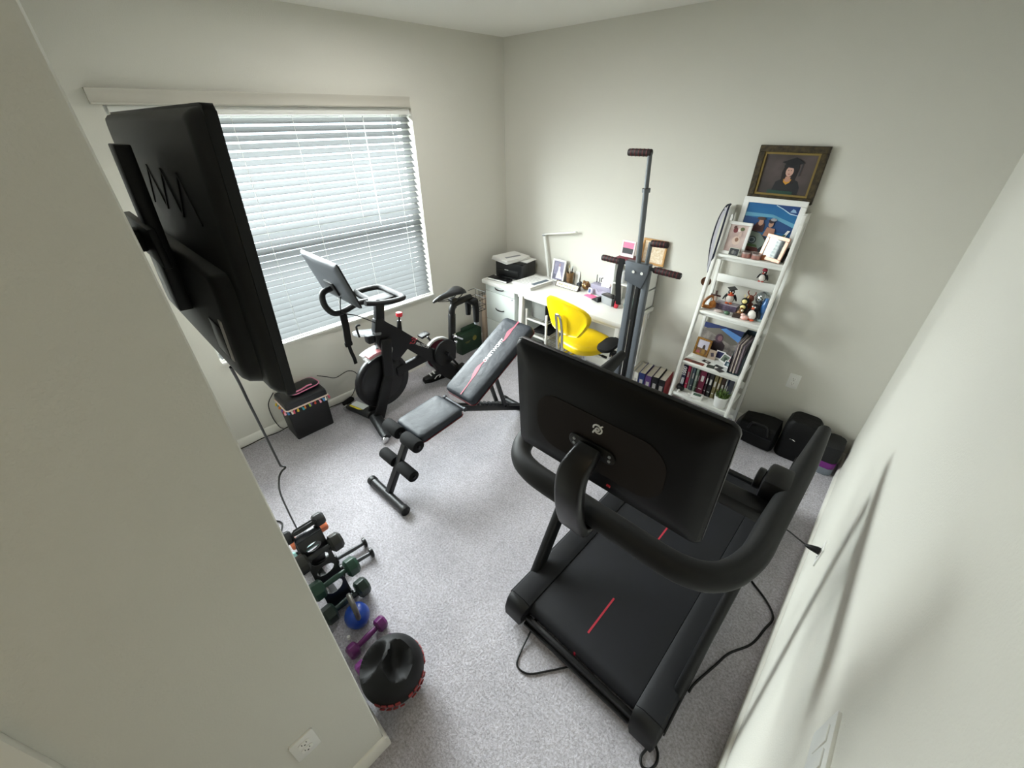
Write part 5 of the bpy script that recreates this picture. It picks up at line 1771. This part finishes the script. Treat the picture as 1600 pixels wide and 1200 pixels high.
part('piping', m, pc_, mat('hot_pink', '#ee8fb4', .5), label='hot pink piping')
cord('cable', 'thin black cord trailing along the window wall baseboard behind the ottoman', [(.020, -3.10, .010), (.024, -2.95, .014), (.022, -2.84, .018), (.030, -2.74, .014), (.024, -2.64, .02), (.022, -2.45, .03), (.022, -2.25, .02), (.028, -2.10, .015)], .004)
cord('cable', 'thin black cord looping in the air between the ottoman and the flywheel', [(.05, -2.32, .38), (.06, -2.25, .34), (.06, -2.18, .30), (.035, -2.05, .30), (.030, -1.98, .22), (.035, -2.05, .08), (.04, -2.12, .02)], .0035)
cord('cable', 'thin black cord hanging down the ottoman flank by the curtainless corner', [(.012, -2.66, .36), (.010, -2.72, .28), (.014, -2.73, .16), (.016, -2.71, .05), (.018, -2.69, .02)], .0032)
ps = thing('power_adapter', 'black power adapter lying on the carpet by the flywheel', 'adapter', (.055, -2.13, 0), .35)
part('body', MB().box((0, 0, .022), (.045, .11, .036), None, .008), ps, BLKM)
single('power_adapter', 'black adapter brick pushed against the baseboard behind the flywheel', 'adapter', MB().box((0, 0, .022), (.05, .16, .040), None, .008), BLKM, (.050, -1.93, 0), .05)

# green graduation folder behind the bike
gf = thing('green_gift_box', 'dark green box with a gold crest standing on the carpet behind the bike', 'box', (.085, -.70, 0), .03)
GRN = mat('forest_green', '#16321f', .6)
part('body', MB().box((0, 0, .120), (.090, .30, .24), None, .003), gf, GRN)
m = MB()
m.box((-.012, .02, .255), (.012, .22, .06), (0, radians(-8), 0), .002)
m.box((.0455, 0, .185), (.002, .29, .004))
part('flap', m, gf, GRN)
m = MB()
m.lathe([(.001, 0), (.030, 0), (.030, .0012), (.024, .0012), (.0225, .0006), (.001, .0006)], (.0452, .045, .145), 24, axis='x')
m.box((.0457, -.055, .135), (.0008, .07, .005), None, 0).box((.0457, -.055, .122), (.0008, .05, .004))
part('gold_crest', m, gf, mat('crest_gold', '#8c8345', .4, .4))

# ------------------------------------------------------------------ dumbbells and rack by the television wall
def dumbbell(name, label, loc, rot, headm, handlem, r, hl, gl, hr=.014, cat='dumbbell', group=None, six=True):
    """lies along local y, centre at the origin of the thing"""
    t = thing(name, label, cat, loc, rot, group)
    m = MB()
    m.tube([(0, -gl / 2 - .004, 0), (0, -gl / 4, 0), (0, 0, 0), (0, gl / 4, 0), (0, gl / 2 + .004, 0)], [hr * .9, hr, hr * 1.12, hr, hr * .9], 14)
    part('handle', m, t, handlem)
    for s in (-1, 1):
        m = MB()
        a, b = s * gl / 2, s * (gl / 2 + hl)
        n = 6 if six else 20
        rg = []
        for y, rr_ in ((a, r * .70), (a + s * hl * .18, r), (b - s * hl * .22, r), (b, r * .72)):
            rg.append([Vector((rr_ * cos(2 * pi * j / n + pi / 6), y, rr_ * sin(2 * pi * j / n + pi / 6))) for j in range(n)])
        m.loft(rg)
        bmesh.ops.bevel(m.bm, geom=[e for e in m.bm.edges if e.calc_length() > hl * .3 and len(e.link_faces) == 2 and abs((e.verts[0].co - e.verts[1].co).normalized().y) > .9], offset=.004, segments=2, profile=.5, affect='EDGES')
        part('head', m, t, headm, ang=25)
    return t
HEXB = mat('hex_black', '#17181a', .5, bump=(300, .15, .0006))
HEXG = mat('hex_green', '#123527', .42)
HEXO = mat('hex_olive', '#1f1f1b', .45)
HEXT = mat('hex_dark_green', '#0e211b', .35)
rk_ = thing('dumbbell_rack', 'black metal A-frame dumbbell rack with oval cutouts by the television wall', 'dumbbell rack', (1.58, -3.05, 0))
RKM = mat('rack_black', '#0b0b0c', .35)
FX0, FZ0, FX1, FZ1 = .012, .430, .165, .012
Ld = math.hypot(FX1 - FX0, FZ0 - FZ1)
for s in (-1, 1):
    ax = Vector((s * (FX1 - FX0), 0, FZ1 - FZ0)).normalized()
    mm = Matrix((ax, Vector((0, 1, 0)), ax.cross(Vector((0, 1, 0))))).transposed().to_4x4()
    mm.translation = Vector((s * FX0, 0, FZ0))
    m = MB()
    m.plate([(0, -.062), (Ld, -.062), (Ld, .062), (0, .062)], [oval(.065, 0, .022, .038), oval(.145, 0, .028, .044), oval(.215, 0, .024, .044), oval(.325, 0, .034, .046)], .004, mm)
    sl = part('side_panel', m, rk_, RKM)
    for q in (.105, .275, .385):
        for y in (-.058, .058):
            m = MB()
            p = Vector((s * FX0, y, FZ0)) + ax * q
            m.tube([p, p + Vector((s * .022, 0, -.010)), p + Vector((s * .045, 0, .004)), p + Vector((s * .050, 0, .022))], .005, 8, smooth=3)
            part('hook', m, sl, RKM)
m = MB()
m.box((0, 0, .430), (.045, .126, .008), None, .002)
part('top_plate', m, rk_, mat('rack_top', '#2c2e33', .25))
m = MB()
m.tube([(0, -.058, .43), (0, -.058, .485), (0, -.045, .50), (0, .045, .50), (0, .058, .485), (0, .058, .43)], .0045, 8)
part('carry_handle', m, rk_, RKM)
m = MB()
m.bar((-.165, 0, .012), (.165, 0, .012), .03, .018)
m.box((.165, 0, .010), (.03, .16, .02), None, .003).box((-.165, 0, .010), (.03, .16, .02), None, .003)
part('foot', m, rk_, RKM)
DB = []
dumbbell('dumbbell', 'black hex dumbbell across the very top of the rack', (1.555, -3.055, .455), 0, HEXB, HEXB, .036, .055, .105, .013)
dumbbell('dumbbell', 'olive black hex dumbbell one step below the rack top, facing the room', (1.657, -3.045, .354), 0, HEXO, HEXB, .048, .062, .110, .014)
dumbbell('dumbbell', 'dark green hex dumbbell on the middle hooks of the rack', (1.722, -3.035, .196), 0, HEXG, HEXG, .050, .066, .115, .014)
dumbbell('dumbbell', 'deepest green hex dumbbell lying at the foot of the rack', (1.775, -3.035, .056), .06, HEXT, HEXT, .050, .066, .120, .014)
dumbbell('dumbbell', 'small coral orange dumbbell on the far flank of the rack', (1.490, -3.03, .325), 0, mat('coral', '#e07a52', .45), mat('coral', '#e07a52', .45), .030, .045, .10, .011)
dumbbell('dumbbell', 'small pale teal dumbbell on the far flank of the rack, lower hooks', (1.425, -3.06, .165), 0, mat('pale_teal', '#7fa9a4', .45), mat('pale_teal', '#7fa9a4', .45), .032, .048, .10, .011)
HWB = mat('bar_grey', '#3a3c40', .4)
a0 = dumbbell('hand_weight', 'slim black hand weight on the carpet, the one farther from the kettlebell', (1.500, -2.872, .030), radians(-6), BLKS, HWB, .030, .022, .15, .012, 'hand weight', None, False)
dup(a0, (1.588, -2.878, .030), radians(-8), 'slim black hand weight on the carpet, the one nearer the kettlebell')
# kettlebell
kt = thing('kettlebell', 'cobalt blue kettlebell with a worn grey handle beside the rack', 'kettlebell', (1.885, -3.035, 0), radians(-8))
part('bell', MB().lathe([(.001, 0), (.036, 0), (.050, .012), (.060, .040), (.061, .060), (.052, .088), (.034, .104), (.001, .108)], seg=28), kt, mat('kettle_blue', '#123f9c', .3))
m = MB()
m.tube([(-.040, 0, .085), (-.050, 0, .125), (-.046, 0, .165), (-.030, 0, .185), (0, 0, .190), (.030, 0, .185), (.046, 0, .165), (.050, 0, .125), (.040, 0, .085)], .0125, 12, smooth=4)
part('handle', m, kt, mat('kettle_handle', '#5a5752', .35, .4))
PUR = mat('purple_vinyl', '#5b1f58', .3)
dumbbell('dumbbell', 'purple hex dumbbell lying across the carpet before the kettlebell', (2.005, -3.050, .036), .10, PUR, PUR, .036, .052, .105, .014)
dumbbell('dumbbell', 'purple hex dumbbell half hidden behind the medicine ball', (2.108, -3.060, .034), .02, mat('purple_light', '#6e2f70', .25), PUR, .034, .050, .105, .014)
single('bead', 'tiny white bead on the carpet between rack and purple dumbbell', 'bead', MB().cyl((0, 0, 0), (0, 0, .016), .010, .008, seg=14), WHITE, (1.925, -3.112, 0))
# medicine ball with two grips
mb_ = thing('medicine_ball', 'black medicine ball with two hollow grips and red treads by the wall end', 'medicine ball', (2.262, -3.052, 0))
BR = .135
cen = Vector((0, 0, BR))
bm_s = bmesh.new()
bmesh.ops.create_icosphere(bm_s, subdivisions=5, radius=BR)
g1, g2 = Vector((.315, .163, .935)).normalized(), Vector((-.40, -.46, .79)).normalized()
for v in bm_s.verts:
    d = v.co.normalized()
    off = 0
    for g, tdir in ((g1, Vector((-.371, .399, .838))), (g2, Vector((-.371, .399, .838)))):
        t1 = (tdir - g * tdir.dot(g)).normalized()
        t2 = g.cross(t1)
        if d.dot(g) > .3:
            e = math.sqrt((d.dot(t1) / .58) ** 2 + (d.dot(t2) / .44) ** 2)
            if e < 1:
                off = -.062 * (1 - e ** 4)
            elif e < 1.25:
                off = .003 * (1 - (e - 1) / .25)
    v.co = d * (BR + off)
me = MB()
me.use(mat('ball_rubber', '#060607', .62, spec=.35, bump=(300, .2, .001)))
tmpm = bpy.data.meshes.new('tmp')
bm_s.to_mesh(tmpm)
bm_s.free()
me.raw([v.co + cen for v in tmpm.vertices], [list(p.vertices) for p in tmpm.polygons])
bpy.data.meshes.remove(tmpm)
bd = part('ball', me, mb_, ang=60)
m = MB()
for a in range(0, 360, 12):
    if a % 60 < 48 and (a <= 96 or a >= 300):
        t = radians(a)
        m.box((cen.x + (BR + .0005) * cos(t), cen.y + (BR + .0005) * sin(t), cen.z - .012), (.006, .022, .030), (0, radians(8), t), .002)
        m.box((cen.x + (BR - .003) * cos(t + .1), cen.y + (BR - .003) * sin(t + .1), cen.z - .050), (.006, .020, .024), (0, radians(26), t + .1), .002)
part('tread', m, bd, mat('tread_red', '#8e2f30', .5), label='red tread blocks')

# ------------------------------------------------------------------ gear along the back wall
bg_ = thing('gym_bag', 'long low black gym bag slumped on the carpet along the back wall', 'gym bag', (2.968, -.165, 0))
BAG = mat('bag_black', '#050506', .6, spec=.25, bump=(16, .5, .012))
m = MB()
rg = []
for x, hw, h in ((-.235, .06, .13), (-.20, .095, .19), (-.10, .105, .205), (-.02, .108, .21), (.04, .105, .205), (.056, .07, .15)):
    rg.append([Vector((x, y, h / 2 + z)) for y, z in rrect(hw * 2, h, .035, 5)])
m.loft(rg)
bb_ = part('body', m, bg_, BAG)
m = MB()
m.tube([(-.14, -.10, .15), (-.12, -.115, .215), (-.07, -.118, .225), (-.02, -.115, .215), (.0, -.11, .14)], .009, 8, smooth=5)
part('handle', m, bg_, BLKS)
m = MB()
m.bar((-.22, -.105, .12), (.03, -.114, .12), .006, .006)
part('zip', m, bb_, mat('zip_dark', '#26282c', .3, .5))
bx2 = thing('black_case', 'tall rounded black case beside the low gym bag against the back wall', 'case', (3.142, -.135, 0), .02)
m = MB()
rg = []
for z, f in ((0, .96), (.02, 1), (.24, 1), (.295, .93), (.318, .80)):
    rg.append([Vector((x, y, z)) for x, y in rrect(.215 * f, .21 * f, .05, 6)])
m.loft(rg)
b3 = part('body', m, bx2, BAG)
part('clip', MB().tube([(-.045, -.112, .185), (-.025, -.116, .188), (-.010, -.112, .180)], .004, 6), bx2, CHROME)
gy = 'yoga blocks stacked in the far corner'
for i, (c, z, h, lab) in enumerate((('#6f7780', 0, .058, 'grey yoga block at the bottom of the corner stack'), ('#6b1f72', .0585, .050, 'purple yoga block in the middle of the corner stack'), ('#0e0e10', .109, .130, 'tall black foam block topping the corner stack'))):
    single('yoga_block', lab, 'yoga block', MB().prism(rrect(.125, .19, .03 if i < 2 else .04), h, bev=.008), mat('block_' + c[1:], c, .75), (3.342, -.145, z), .04, gy)
